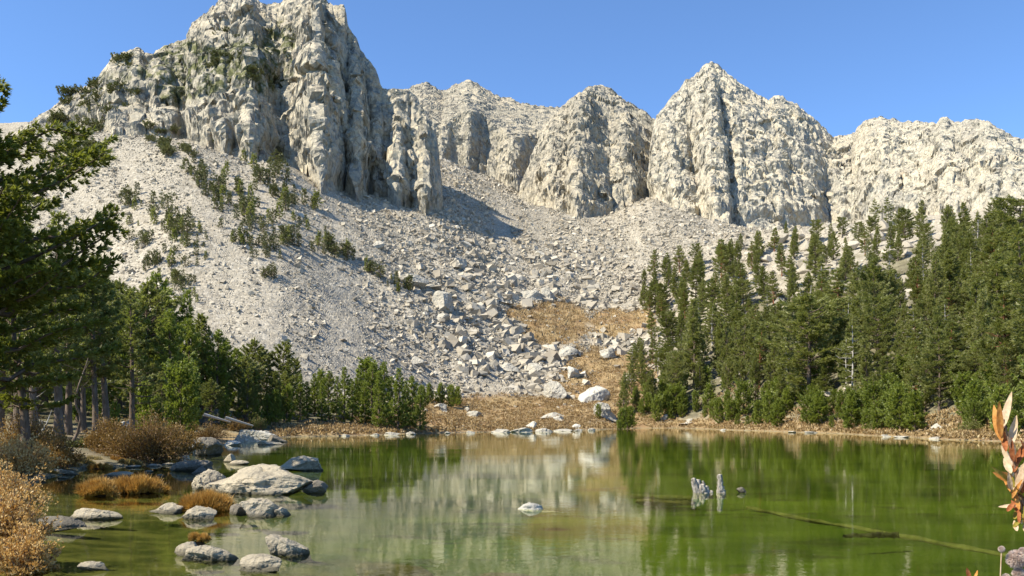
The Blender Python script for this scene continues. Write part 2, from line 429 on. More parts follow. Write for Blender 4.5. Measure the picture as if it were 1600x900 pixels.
M = dict(
    cliff=mat_cliff(tone=(1.24, 1.24, 1.22), grime=0.12), cliff_old=mat_cliff('lichened_granite', (1.16, 1.15, 1.12), 0.5), ground=mat_ground(), water=mat_water(), talus=mat_talus(),
    rock=mat_rock('lake_boulder_granite', (0.50, 0.43, 0.31), (0.34, 0.295, 0.215)),
    rock_dark=mat_rock('dark_boulder_granite', (0.24, 0.21, 0.165), (0.13, 0.115, 0.09)),  # darker granite tone for the dark rocks
    rock_far=mat_rock('far_boulder_granite', (0.50, 0.46, 0.38), (0.40, 0.37, 0.30), dark=(0.22, 0.21, 0.19), wet=False, scale=0.25),
    rock_white=mat_rock('white_boulder_granite', (0.60, 0.565, 0.48), (0.48, 0.45, 0.38), dark=(0.3, 0.28, 0.25), wet=False, scale=0.4),
    pine=mat_leaf('pine_needles', [(0.0, (0.105, 0.115, 0.028)), (0.35, (0.18, 0.195, 0.045)), (0.65, (0.245, 0.255, 0.065)), (1.0, (0.33, 0.32, 0.13))], 0.48, 0.5, (0.22, 0.26, 0.03)),
    pine_young=mat_leaf('young_pine_needles', [(0.0, (0.14, 0.17, 0.022)), (0.5, (0.215, 0.26, 0.038)), (1.0, (0.31, 0.34, 0.065))], 0.48, 0.4, (0.24, 0.30, 0.03)),
    pine_dark=mat_leaf('dark_pine_needles', [(0.0, (0.07, 0.078, 0.014)), (0.5, (0.15, 0.165, 0.024)), (1.0, (0.32, 0.33, 0.04))], 0.45, 0.2, (0.25, 0.28, 0.02)),
    scrub=mat_leaf('dwarf_pine_needles', [(0.0, (0.10, 0.10, 0.04)), (0.5, (0.155, 0.155, 0.058)), (1.0, (0.22, 0.21, 0.09))], 0.25, 0.5),
    bark=mat_bark('grey_brown_bark', (0.085, 0.06, 0.042), (0.20, 0.155, 0.12)),
    bark_red=mat_bark('red_brown_bark', (0.16, 0.055, 0.028), (0.30, 0.145, 0.085)),
    bark_pale=mat_bark('bleached_wood', (0.30, 0.27, 0.23), (0.50, 0.47, 0.42), 9),
    drift=mat_bark('silvery_driftwood', (0.13, 0.115, 0.095), (0.50, 0.455, 0.39), 16),
    willow=mat_leaf('autumn_willow_leaves', [(0.0, (0.09, 0.055, 0.020)), (0.35, (0.20, 0.125, 0.035)), (0.7, (0.33, 0.205, 0.055)), (1.0, (0.45, 0.31, 0.12))], 0.3, 0.3, (0.35, 0.2, 0.04)),
    willow_gold=mat_leaf('golden_willow_leaves', [(0.0, (0.30, 0.13, 0.04)), (0.35, (0.52, 0.32, 0.10)), (0.7, (0.66, 0.48, 0.20)), (1.0, (0.72, 0.58, 0.32))], 0.35, 0.2, (0.6, 0.3, 0.04)),
    willow_green=mat_leaf('green_willow_leaves', [(0.0, (0.08, 0.09, 0.02)), (0.5, (0.17, 0.18, 0.04)), (1.0, (0.28, 0.26, 0.07))], 0.3, 0.3),
    sedge=mat_leaf('russet_sedge', [(0.0, (0.17, 0.085, 0.02)), (0.35, (0.40, 0.215, 0.045)), (0.7, (0.58, 0.36, 0.09)), (1.0, (0.64, 0.48, 0.20))], 0.3, 0.15, (0.4, 0.2, 0.03)),
    sedge_pale=mat_leaf('straw_sedge', [(0.0, (0.12, 0.10, 0.035)), (0.5, (0.28, 0.22, 0.09)), (1.0, (0.42, 0.35, 0.18))], 0.3, 0.25, (0.4, 0.3, 0.06)),
    heath=mat_leaf('orange_dwarf_willow', [(0.0, (0.13, 0.105, 0.05)), (0.35, (0.27, 0.18, 0.078)), (0.7, (0.38, 0.265, 0.115)), (1.0, (0.45, 0.37, 0.21))], 0.2, 0.0, (0.4, 0.2, 0.05)),
    twig=mat_plain('twig_bark', (0.16, 0.09, 0.05), (0.30, 0.20, 0.13), 30),
    slab=mat_plain('sunken_slab_stone', (0.055, 0.048, 0.018), (0.15, 0.115, 0.05), 2.5),
    log=mat_plain('sunken_log_wood', (0.075, 0.08, 0.022), (0.17, 0.17, 0.06), 3),
)

# ------------------------------------------------------------------ the lake outline (world metres)
def PW(X, Y, z=0.0):
    """point at height z seen at pixel X, Y"""
    y = (CH - z) * F / (Y - HY)
    return ((X - 800) / F * y, y)

shore_px = [(450, 683), (560, 681), (620, 679), (670, 677), (740, 675.5), (800, 674.5), (870, 673), (940, 671.5), (1000, 669), (1060, 669), (1120, 671),
            (1200, 674), (1300, 677.5), (1370, 681), (1450, 685), (1530, 688), (1600, 692)]
lake = [PW(*p) for p in shore_px]
lake += [(36, 45), (22, 20), (12, 8), (6, 4.6), (1, 4.2), (-4, 4.6), (-6.0, 8.2)]
lake += [PW(40, 868), PW(50, 800), PW(20, 772), PW(60, 750), PW(140, 733), PW(215, 728), PW(290, 722), PW(285, 706), PW(330, 698), PW(350, 690)]
lake = np.array(lake, float)

def poly_sd(px, py, P):
    """signed distance, negative inside"""
    d = np.full(px.shape, 1e18); ins = np.zeros(px.shape, bool)
    n = len(P)
    for i in range(n):
        a = P[i]; b = P[(i + 1) % n]
        ex, ey = b - a
        t = np.clip(((px - a[0]) * ex + (py - a[1]) * ey) / (ex * ex + ey * ey), 0, 1)
        d = np.minimum(d, (px - a[0] - t * ex) ** 2 + (py - a[1] - t * ey) ** 2)
        c = ((a[1] > py) != (b[1] > py)) & (px < (b[0] - a[0]) * (py - a[1]) / (b[1] - a[1] + 1e-12) + a[0])
        ins ^= c
    return np.where(ins, -1, 1) * np.sqrt(d)

GX0, GX1, GY0, GY1, GS = -260.0, 260.0, -10.0, 300.0, 0.5
_gx = np.arange(GX0, GX1, GS); _gy = np.arange(GY0, GY1, GS)
_GX, _GY = np.meshgrid(_gx, _gy)
_wx = _GX + 1.2 * fbm(_GX / 6, _GY / 6, None, 3, 3) * np.clip(_GY / 40, 0.15, 1.6)
_wy = _GY + 1.2 * fbm(_GX / 6, _GY / 6, None, 3, 9) * np.clip(_GY / 40, 0.15, 1.6)
SDG = poly_sd(_wx, _wy, lake).astype(np.float32)

def bil(grid, fx, fy):
    nr, nc = grid.shape
    fx = np.clip(fx, 0, nc - 1.001); fy = np.clip(fy, 0, nr - 1.001)
    i = fx.astype(int); j = fy.astype(int); a = fx - i; b = fy - j
    return (grid[j, i] * (1 - a) + grid[j, i + 1] * a) * (1 - b) + (grid[j + 1, i] * (1 - a) + grid[j + 1, i + 1] * a) * b

def shore_d(x, y):
    s = bil(SDG, (x - GX0) / GS, (y - GY0) / GS)
    return s + np.maximum(0, y - GY1 + 1)

# slopes of the valley: per picture column (at the camera's bearing) pairs of distance and height
TAB = [
    (-900, [(40, 1.5), (90, 12), (180, 50), (300, 100), (420, 150), (600, 200)]),
    (-400, [(60, 1.2), (110, 8), (180, 30), (300, 85), (420, 140), (600, 190)]),
    (0, [(60, 0.9), (95, 3), (150, 12), (230, 45), (330, 106), (450, 152), (600, 190)]),
    (150, [(70, 0.9), (95, 2.5), (140, 8), (200, 28), (330, 109), (450, 150), (600, 190)]),
    (300, [(85, 0.9), (115, 3), (145, 7), (185, 26), (300, 94), (420, 140), (600, 180)]),
    (440, [(100, 0.9), (125, 3), (155, 7), (190, 24), (310, 91), (420, 130), (600, 170)]),
    (520, [(105, 0.9), (135, 3), (165, 7), (200, 22), (320, 84), (420, 118), (600, 165)]),
    (600, [(110, 0.8), (150, 3), (180, 7), (212, 20), (335, 82), (450, 128), (600, 175)]),
    (690, [(120, 0.8), (185, 3), (208, 8), (350, 84), (480, 140), (600, 180)]),
    (800, [(140, 0.8), (200, 3), (228, 10), (380, 80), (480, 121), (545, 143), (700, 170)]),
    (870, [(150, 0.8), (215, 6), (245, 16), (390, 82), (470, 112), (560, 130), (700, 160)]),
    (932, [(160, 0.8), (215, 7), (262, 20), (400, 84), (462, 104), (560, 114), (700, 150)]),
    (1020, [(185, 1.0), (225, 9), (275, 26), (400, 90), (475, 124), (600, 160), (700, 180)]),
    (1090, [(175, 1.0), (222, 14), (300, 46), (400, 88), (440, 102), (560, 118), (700, 150)]),
    (1200, [(155, 1.0), (200, 14), (300, 52), (380, 79), (450, 97), (560, 112), (700, 140)]),
    (1400, [(105, 1.0), (160, 14), (250, 49), (350, 79), (430, 97), (560, 115), (700, 140)]),
    (1600, [(74, 0.8), (120, 11), (200, 42), (300, 74), (400, 96), (560, 125), (700, 150)]),
    (2000, [(50, 0.9), (100, 12), (200, 52), (300, 92), (400, 120), (560, 160), (700, 190)]),
    (2600, [(40, 0.9), (100, 16), (200, 62), (300, 105), (400, 140), (560, 180), (700, 200)]),
]
TX = np.arange(-900, 2601, 20.0); TY = np.arange(0, 1600, 2.0)
_k = np.array([t[0] for t in TAB], float)
_prof = np.array([np.interp(TY, [0] + [q[0] for q in t[1]] + [1600], [t[1][0][1]] + [q[1] for q in t[1]] + [t[1][-1][1] + 120]) for t in TAB])
GT = np.stack([np.interp(TX, _k, _prof[:, j]) for j in range(len(TY))])      # rows: distance
for _ in range(10):
    GT[1:-1] = (GT[:-2] + 2 * GT[1:-1] + GT[2:]) / 4
for _ in range(2):
    GT[:, 1:-1] = (GT[:, :-2] + 2 * GT[:, 1:-1] + GT[:, 2:]) / 4

def Gz(X, y):
    return bil(GT, (X + 900) / 20.0, y / 2.0)

def land(X, y):
    """valley floor, lake bed and talus, without the cliffs"""
    x = (X - 800) / F * y
    s = shore_d(x, y)
    g = Gz(X, y)
    g = g + fbm(x / 45, y / 45, None, 3, 31) * np.clip((y - 110) / 60, 0, 1) * 3.0
    rough = np.clip((y - 130) / 60, 0, 1)
    g = g + rough * (fbm(x / 12, y / 12, None, 3, 32) * 1.1)
    hill = sstep(1000, 1150, X) * sstep(100, 160, y) * (1 - sstep(380, 430, y))
    g = g + hill * np.maximum(0, fbm(x / 22, y / 22, None, 3, 35)) * 8
    t = sstep(0, 14, s)
    bank = 0.03 + 0.06 * s + 0.10 * np.clip(s, 0, 1.2)
    zo = t * g + (1 - t) * bank + np.clip(s, 0, 1) * 0.15 * fbm(x / 1.7, y / 1.7, None, 3, 33)
    zi = -0.05 - 0.42 * (1 - np.exp(np.minimum(s, 0) / 3.0)) + 0.05 * fbm(x / 1.5, y / 1.5, None, 3, 34) * sstep(0, -2, s)
    return np.where(s > 0, zo, zi), s

# cliffs: skyline (column, row), distance of the crest, steepness, ribs (column, how far it stands out)
MASS = {
 'left': dict(
    sky=[(-700, 330), (-300, 270), (0, 215), (75, 176), (110, 152), (128, 138), (150, 131), (170, 102), (177, 88), (200, 84), (217, 77), (230, 90), (262, 72), (292, 62),
         (300, 38), (320, 22), (338, 8), (350, -8), (372, -16), (392, -8), (405, 6), (416, 10), (440, 6), (450, -4), (505, -6), (512, 8), (536, 12), (541, 42), (555, 58), (562, 78),
         (585, 106), (593, 134), (602, 143), (640, 146), (655, 166), (665, 176), (680, 212), (686, 255), (690, 300), (694, 330), (720, 420), (760, 520)],
    R=[(-700, 330), (0, 380), (180, 385), (300, 392), (400, 395), (500, 385), (590, 372), (640, 372), (690, 362)],
    S=[(-700, 0.75), (0, 0.75), (150, 0.88), (260, 1.08), (400, 1.25), (455, 1.45), (500, 1.7), (640, 2.3)],
    ribs=[(200, 0), (235, 8), (268, -4), (300, 2), (330, 10), (352, 0), (385, 14), (425, -6), (450, -2), (485, 22), (508, 10), (522, -10), (545, 12), (566, -14), (585, 4), (612, 15), (630, 2), (650, 14), (668, 2), (684, 6)], seed=1),
 'back': dict(
    sky=[(480, 200), (560, 165), (640, 142), (652, 134), (665, 132), (690, 141), (713, 134), (730, 126), (745, 132), (770, 148), (800, 158), (832, 169), (870, 168), (930, 190), (1000, 230)],
    R=[(480, 700), (740, 690), (900, 660)], S=[(480, 0.62), (1000, 0.62)], ribs=[(600, 0), (1000, 0)], seed=2, break_y=600, steep=2.2,
    ),
 'middle': dict(
    sky=[(800, 330), (835, 235), (850, 205), (866, 182), (880, 168), (900, 151), (915, 141), (938, 134), (958, 146), (985, 163), (1010, 177), (1028, 192), (1040, 230), (1060, 330)],
    R=[(800, 500), (938, 545), (1060, 520)], S=[(800, 1.5), (938, 1.25), (1060, 1.5)],
    ribs=[(840, -6), (868, 16), (890, 10), (905, 22), (935, 12), (960, 2), (985, 14), (1005, 0), (1025, -14)], seed=3),
 'right': dict(
    sky=[(990, 400), (1012, 300), (1018, 230), (1024, 190), (1040, 167), (1062, 142), (1070, 128), (1088, 116), (1104, 104), (1111, 97), (1122, 102), (1135, 115), (1152, 126), (1180, 146), (1198, 157),
         (1216, 151), (1240, 162), (1264, 180), (1288, 200), (1300, 214), (1312, 230), (1330, 290)],
    R=[(990, 500), (1110, 520), (1200, 512), (1330, 520)], S=[(990, 1.9), (1110, 1.35), (1330, 1.35)],
    ribs=[(1015, -4), (1035, 18), (1060, 22), (1085, 4), (1096, -14), (1112, 10), (1135, 16), (1148, -8), (1165, 6), (1215, 12), (1260, 8), (1290, 10), (1302, 2)], seed=4),
 'wall': dict(
    sky=[(1200, 240), (1280, 214), (1298, 212), (1318, 214), (1330, 212), (1350, 189), (1375, 184), (1396, 188), (1410, 193), (1440, 190), (1464, 193), (1470, 184), (1484, 187), (1490, 193), (1510, 188),
         (1545, 190), (1560, 203), (1582, 214), (1600, 219), (1750, 225), (1900, 240), (2300, 260), (2700, 300)],
    R=[(1200, 528), (1300, 520), (1340, 512), (1600, 425), (2000, 400), (2700, 400)], S=[(1240, 1.35), (1600, 1.2), (2700, 1.1)],
    ribs=[(1200, 4), (1296, 6), (1303, -4), (1312, 6), (1335, 6), (1380, 10), (1430, 4), (1470, 10), (1500, 2), (1540, 8), (1600, 2)], seed=5),
}
def ridged(a): return 1 - 2 * np.abs(a)

def mass_z(m, X, y):
    x = (X - 800) / F * y
    sk = np.array(m['sky'], float); sd_ = m['seed'] * 50
    slant = X + (0.12 if m['seed'] < 4 else 0.45) * (y - 450) + 6 * perlin(X / 30, y / 25, None, sd_ + 9)
    rb = np.interp(slant, [q[0] for q in m['ribs']], [q[1] for q in m['ribs']])
    soft = {2: 0.5, 5: 0.35, 4: 0.38, 3: 0.45}.get(m['seed'], 0.6)
    if m['seed'] == 1: soft = np.interp(X, [60, 200, 400, 470], [0.25, 0.35, 0.5, 0.62]); rb = rb * soft
    rb = {1: 1.3, 3: 0.6, 4: 0.5}.get(m['seed'], 0.9) * rb + soft * (7 * tri(slant / 26, y / 60, sd_ + 1) + 3.6 * tri(slant / 11, y / 26, sd_ + 2) + 1.5 * tri(slant / 4.6, y / 11, sd_ + 3))
    ck = perlin(slant / 30 + 0.15 * tri(slant / 5, y / 9, sd_ + 7), y / 140, None, sd_ + 4)
    rb = rb - soft * 6 * np.exp(-(ck / 0.035) ** 2)                      # narrow chimneys
    Rr = np.interp(X, [q[0] for q in m['R']], [q[1] for q in m['R']])
    S = np.interp(X, [q[0] for q in m['S']], [q[1] for q in m['S']])
    Yr = np.interp(X, sk[:, 0], sk[:, 1])
    jag = (2.2 * tri(X / 6.0, y * 0 + 0.5, sd_ + 11) + 1.3 * tri(X / 2.6, y * 0 + 0.5, sd_ + 12)) * (1 - sstep(2, 14, np.abs(Rr - y)))
    Yr = Yr + jag
    kk = np.clip((Rr - y) / 25, 0, 1)                       # ribs fade out at the crest, so that the skyline stays
    Rf = Rr - 0 * rb
    zr = CH + (HY - Yr) / F * Rf
    dd = Rf - rb * kk * 0.9 - y
    if 'break_y' in m:
        dd0 = Rf - y
        byy = m['break_y'] - 16 * tri(X / 42, y * 0 + 3.1, 77) - 8 * tri(X / 15, y / 30, 78) + 4
        z = zr - S * dd0 - np.maximum(0, byy - y) * m['steep']
        z = z + 3.0 * fbm(x / 14, y / 14, None, 4, 79)
    else:
        dd = np.maximum(dd, 0.22 * (Rf - y)); z = zr - S * dd
        # ledges
        lg = 15.0 * (0.35 if m['seed'] != 1 else np.interp(X, [100, 420, 480], [0.75, 0.75, 0.35]))
        q = z / 15.0 + 0.9 * perlin(x / 25, y / 25, None, sd_ + 5) + 0.25 * tri(x / 7, y / 7, sd_ + 6)
        fr = q - np.floor(q)
        z = z + kk * lg * (sstep(0.25, 0.75, fr) - fr)
    back = y > Rf
    mass_z.kk = np.where(back, 0, np.clip((Rf - y) / 16, 0, 1))
    return np.where(back, zr - 0.8 * (y - Rf), z)

def H(X, y):
    """height, which massif is on top (0 = ground), distance from the shore"""
    g, s = land(X, y)
    best = g.copy(); who = np.zeros(g.shape, np.int8); kkb = np.zeros(g.shape)
    for k, m in enumerate(MASS.values()):
        lo = m['sky'][0][0]; hi = m['sky'][-1][0]
        z = mass_z(m, X, y)
        z = np.where((X < lo) | (X > hi) | (y < 255), -1e3, z)
        t = z > best
        best = np.where(t, z, best); who = np.where(t, k + 1, who); kkb = np.where(t, mass_z.kk, kkb)
    kkb = np.where(who == 2, np.where(y > 585, 0.12, 0.5), kkb)
    H.amp = (0.3 + 0.7 * kkb) * sstep(0.5, 9, best - g) + 0.12
    return best, who, s

# ------------------------------------------------------------------ terrain sheet: rows follow the profile of every column
NC, NR = 1240, 1240
us = np.concatenate([np.linspace(-1.25, -0.625, 70)[:-1], np.linspace(-0.625, 0.625, NC), np.linspace(0.625, 1.25, 70)[1:]])
ncol = len(us)
ys = np.concatenate([np.geomspace(1.5, 60, 260)[:-1], np.arange(60, 240, 0.5), np.arange(240, 720, 0.5), np.geomspace(720, 1500, 40)])
YY = np.empty((NR, ncol))
WG = np.empty((len(ys) - 1, ncol), np.float32)
for c0 in range(0, ncol, 200):
    c1 = min(ncol, c0 + 200)
    Yg, Xg = np.meshgrid(ys, 800 + F * us[c0:c1], indexing='ij')
    z, wh, s = H(Xg, Yg)
    sy = (z - CH) / Yg * F
    WG[:, c0:c1] = np.abs(np.diff(sy, axis=0)) + 0.25 * np.abs(np.diff(z, axis=0)) + np.diff(ys)[:, None] * 0.12 + 40 * np.diff(np.log(ys))[:, None]
for k in (24, 16, 9):      # neighbouring columns step together: box blurs across the columns and along them
    pad_ = np.pad(WG, ((0, 0), (k, k)), mode='edge').cumsum(1)
    pad_ = np.concatenate([np.zeros((len(pad_), 1)), pad_], 1)
    WG = ((pad_[:, 2 * k + 1:] - pad_[:, :-2 * k - 1]) / (2 * k + 1)).astype(np.float32)
for j in range(ncol):
    cum = np.concatenate([[0], np.cumsum(WG[:, j], dtype=float)])
    YY[:, j] = np.interp(np.linspace(0, cum[-1], NR), cum, ys)
del WG
XX = np.broadcast_to(800 + F * us, YY.shape)
ZZ, WH, SD = H(XX, YY)
AMP = H.amp
PX = us[None, :] * YY
P = np.stack([PX, YY, ZZ], -1)
# normals
dc = np.gradient(P, axis=1); dr = np.gradient(P, axis=0)
Nn = np.cross(dc, dr); Nn /= np.linalg.norm(Nn, axis=-1, keepdims=True) + 1e-9
rock = (WH > 0).astype(np.float32)
def blur(a, k):
    for _ in range(k):
        a = a.copy(); a[1:-1] = (a[:-2] + 2 * a[1:-1] + a[2:]) / 4; a[:, 1:-1] = (a[:, :-2] + 2 * a[:, 1:-1] + a[:, 2:]) / 4
    return a
rock_s = blur(rock, 2)
flatN = Nn.reshape(-1, 3); flatP = P.reshape(-1, 3)
Nh = flatN * 0.75 + np.array([-0.06, -0.5, 0.0]); Nh[:, 1] = np.minimum(Nh[:, 1], -0.3); Nh /= np.linalg.norm(Nh, axis=1)[:, None]
rk = rock_s.ravel() > 0.02
pr = flatP[rk]; xr = XX.ravel()[rk]
warp = np.stack([fbm(pr[:, 0] / 12, pr[:, 1] / 12, pr[:, 2] / 12, 2, 60 + k) for k in range(3)], 1) * 1.2
q = pr + warp
# tilt the joint planes a little so that slabs lean
q = np.stack([q[:, 0] + 0.45 * q[:, 2], q[:, 1], q[:, 2] - 0.25 * q[:, 0]], 1)
big = facets(q / np.array([21, 21, 30.0]), 101, 2.0, off=0.3)
mid = plates(q / np.array([9.5, 9.5, 13.0]), 102, 2.4, 0.35, c=1.4, flat=0.38)
sml = facets(q / np.array([4.4, 4.4, 5.4]), 103, 2.2, off=0.28)
tin = 0
dsp = (np.interp(xr, [300, 700, 900], [1.9, 1.9, 1.4]) * big + 1.5 * mid + 0.9 * sml + 0.3 * tin + 0.3) * AMP.ravel()[rk] * np.interp(xr, [60, 200, 380, 980, 1250, 1400], [0.5, 0.55, 0.62, 0.6, 0.56, 0.5])
topf = np.ones(len(pr)); 
D = np.zeros(len(flatP), np.float32); D[rk] = dsp * rock_s.ravel()[rk]
# talus relief: blocks
who0 = (~rk) & (flatP[:, 1] > 120)
pg = flatP[who0]
coarse_px = XX.ravel()[who0]
def coarse(X, y):
    """how blocky the talus is, 0..1"""
    c = np.exp(-((X - 840) / 190.0) ** 2) * sstep(205, 240, y) * (1 - 0.75 * sstep(310, 400, y))
    c = np.maximum(c, 0.28 * sstep(560, 700, X) * (1 - sstep(1150, 1300, X)) * sstep(200, 240, y))
    return np.clip(c, 0.0, 1)
cg = coarse(coarse_px, pg[:, 1])
tal = facets(pg / 3.4, 201, 1.4) * (0.06 + 0.94 * cg) * 0.5 + facets(pg / 1.5, 202, 1.3) * 0.11
SDf = SD.ravel()
nearfade = sstep(10, 40, SDf[who0]) * sstep(120, 175, pg[:, 1])
D[who0] = tal * nearfade
flatP2 = flatP + Nh * (D * rock_s.ravel())[:, None] + np.stack([0 * D, 0 * D, D * (1 - rock_s.ravel())], 1)
# zones
Xf = XX.ravel(); Yf = YY.ravel(); Zf = ZZ.ravel()
def rowpx(z, y): return HY - (z - CH) / y * F
RY = rowpx(Zf, Yf)
nz = fbm(Xf / 22, RY / 10, None, 3, 400)
def blob(cx, cy_, rx, ry, soft=0.25):
    return 1 - sstep(1 - soft, 1 + soft, np.sqrt(((Xf - cx) / rx) ** 2 + ((RY - cy_) / ry) ** 2) + 0.28 * nz)
meadow = np.zeros(len(Xf))
for a in ((800, 643, 175, 26), (650, 655, 90, 20), (945, 590, 84, 48), (866, 506, 60, 40), (808, 490, 20, 13), (957, 506, 40, 26), (1002, 500, 26, 18), (1000, 645, 60, 22), (945, 560, 45, 14)):
    meadow = np.maximum(meadow, blob(*a))
landm = (SDf > 0) & (WH.ravel() == 0)
rim = landm * (1 - sstep(2.5, 7, SDf + 3 * nz)) * (Yf > 55)
meadow = np.maximum(meadow * landm, rim)
leftwood = landm * (1 - sstep(450, 690, Xf + 60 * nz)) * (1 - sstep(128, 172, Yf + 10 * nz))
rightwood = landm * sstep(985, 1060, Xf + 20 * nz - (RY - 560) * 0.12) * (1 - sstep(215, 290, Yf + 50 * nz))
nearland = landm * (Yf < 60) * np.clip(0.85 + 0.4 * nz, 0.4, 1)
meadow = np.maximum(meadow, landm * (Yf < 75) * (Xf < 420) * np.clip(0.3 + 0.6 * nz, 0, 0.5))
soil = np.clip(np.maximum(np.maximum(leftwood, rightwood * 0.85), nearland), 0, 1) * (1 - meadow * 0.9)
bed = (1 - sstep(-0.3, 0.15, SDf)) * (WH.ravel() == 0)
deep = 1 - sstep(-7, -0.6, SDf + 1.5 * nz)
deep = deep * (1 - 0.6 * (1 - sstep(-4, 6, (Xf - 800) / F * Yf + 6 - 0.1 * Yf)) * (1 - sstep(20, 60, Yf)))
veg = (Xf < 470) * sstep(0.0, 0.35, fbm(Xf / 70, RY / 45, None, 3, 410) + 0.55 - np.minimum(1, np.abs(RY - 95 - np.maximum(0, 300 - Xf) * 0.22) / 75.0))
FACE = grid_faces(NR, ncol)
whoF = WH.ravel()[FACE].max(1)
def sub_mesh(name, mask, mat, smooth, attrs):
    f = FACE[mask]; used = np.unique(f); rm = np.full(len(flatP2), -1, np.int64); rm[used] = np.arange(len(used))
    return make_mesh(name, flatP2[used], [rm[f]], mat, smooth, {k: v[used] for k, v in attrs.items()})
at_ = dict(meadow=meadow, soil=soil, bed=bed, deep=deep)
bedF = (SDf[FACE].min(1) < 1)
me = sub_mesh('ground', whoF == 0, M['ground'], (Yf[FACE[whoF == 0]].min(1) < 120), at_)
tag(obj('ground', me), kind='structure')
for k, (nm, lab) in enumerate([('left', 0), ('back', 0), ('middle', 0), ('right', 0), ('wall', 0)]):
    me = sub_mesh('mountain', whoF == k + 1, M['cliff_old' if k < 3 else 'cliff'], False, dict(veg=veg))
    tag(obj('mountain', me), kind='structure')
# ground behind the viewer
gx, gy = np.meshgrid(np.linspace(-400, 400, 161), np.concatenate([np.linspace(-400, -10, 79), np.linspace(-8, 1.6, 13)]))
gz = 0.42 + 0.25 * fbm(gx / 9, gy / 9, None, 3, 500) - 0.25 * sstep(-4, 1.6, gy) + 0.05 * np.maximum(0, -gy - 10)
cut = (gy > 1.55)
me = make_mesh('ground', np.stack([gx, gy, gz], -1).reshape(-1, 3), [grid_faces(*gx.shape)], M['ground'], True,
               dict(meadow=np.full(gx.size, 0.3), soil=np.ones(gx.size), bed=np.zeros(gx.size), deep=np.zeros(gx.size)))
tag(obj('ground', me), kind='structure')
# water: one sheet inside the basin
pad = 6.0
wx0, wx1, wy0, wy1 = lake[:, 0].min() - pad, lake[:, 0].max() + pad, lake[:, 1].min() - pad, lake[:, 1].max() + pad
me = make_mesh('lake_water', [(wx0, wy0, 0), (wx1, wy0, 0), (wx1, wy1, 0), (wx0, wy1, 0)], [[[0, 1, 2, 3]]], M['water'], True)
tag(obj('water', me), kind='structure')

# ------------------------------------------------------------------ where does a pixel meet the ground
_ty = np.concatenate([np.geomspace(1.5, 60, 500)[:-1], np.arange(60, 760, 0.25)])
_cache = {}
def hit(X, Y):
    k = round(X)
    if k not in _cache:
        z, wh, s = H(np.full(_ty.shape, float(k)), _ty)
        _cache[k] = (z, rowpx(z, _ty))
    z, rp = _cache[k]
    vis = rp <= Y
    if not vis.any(): return None
    i = int(np.argmax(vis))
    y = _ty[i]
    return ((X - 800) / F * y, y, float(z[i]))

def gz_at(x, y):
    x = np.atleast_1d(np.asarray(x, float)); y = np.atleast_1d(np.asarray(y, float))
    z, wh, s = H(800 + F * x / y, y)
    return z, wh, s

# ------------------------------------------------------------------ rocks
def ico(sub):
    t = (1 + 5 ** 0.5) / 2
    V = [(-1, t, 0), (1, t, 0), (-1, -t, 0), (1, -t, 0), (0, -1, t), (0, 1, t), (0, -1, -t), (0, 1, -t), (t, 0, -1), (t, 0, 1), (-t, 0, -1), (-t, 0, 1)]
    Fc = [(0, 11, 5), (0, 5, 1), (0, 1, 7), (0, 7, 10), (0, 10, 11), (1, 5, 9), (5, 11, 4), (11, 10, 2), (10, 7, 6), (7, 1, 8), (3, 9, 4), (3, 4, 2), (3, 2, 6), (3, 6, 8), (3, 8, 9), (4, 9, 5), (2, 4, 11), (6, 2, 10), (8, 6, 7), (9, 8, 1)]
    V = [np.array(v, float) / np.linalg.norm(v) for v in V]
    for _ in range(sub):
        mid_ = {}; nf = []
        def mp(a, b):
            k = (min(a, b), max(a, b))
            if k not in mid_:
                m = V[a] + V[b]; V.append(m / np.linalg.norm(m)); mid_[k] = len(V) - 1
            return mid_[k]
        for a, b, c in Fc:
            ab, bc, ca = mp(a, b), mp(b, c), mp(c, a)
            nf += [(a, ab, ca), (b, bc, ab), (c, ca, bc), (ab, bc, ca)]
        Fc = nf
    return np.array(V), np.array(Fc)
ICO = {k: ico(k) for k in (1, 2, 3, 4, 5)}

def rock_mesh(sub, seed, cuts=10, round_=0.5, rough=0.05, fine=0.0):
    """a boulder of unit half-size: a sphere cut by random planes, then weathered"""
    V, Fc = ICO[sub]; V = V.copy()
    r = np.random.default_rng(seed)
    n = r.normal(size=(cuts, 3)); n /= np.linalg.norm(n, axis=1)[:, None]
    d = r.uniform(0.45, 0.85, cuts)
    dots = V @ n.T
    lim = np.where(dots > 0.05, d[None, :] / np.maximum(dots, 0.05), 9)
    rad = np.minimum(lim.min(1), 1.15)
    rad = rad * (1 - round_) + round_ * (0.75 + 0.25 * rad)
    V = V * rad[:, None]
    o = seed * 3.7
    V += V / (np.linalg.norm(V, axis=1)[:, None]) * (rough * fbm(V[:, 0] * 2.2 + o, V[:, 1] * 2.2, V[:, 2] * 2.2, 4, seed)[:, None])
    if fine:
        V += V * (fine * fbm(V[:, 0] * 8 + o, V[:, 1] * 8, V[:, 2] * 8, 4, seed + 9))[:, None]
        cr = facets(V * 1.7 + o, seed + 5, 1.0)
        V += V * (fine * 0.8 * cr)[:, None]
    V /= np.abs(V).max(0)[None, :]
    return V, Fc

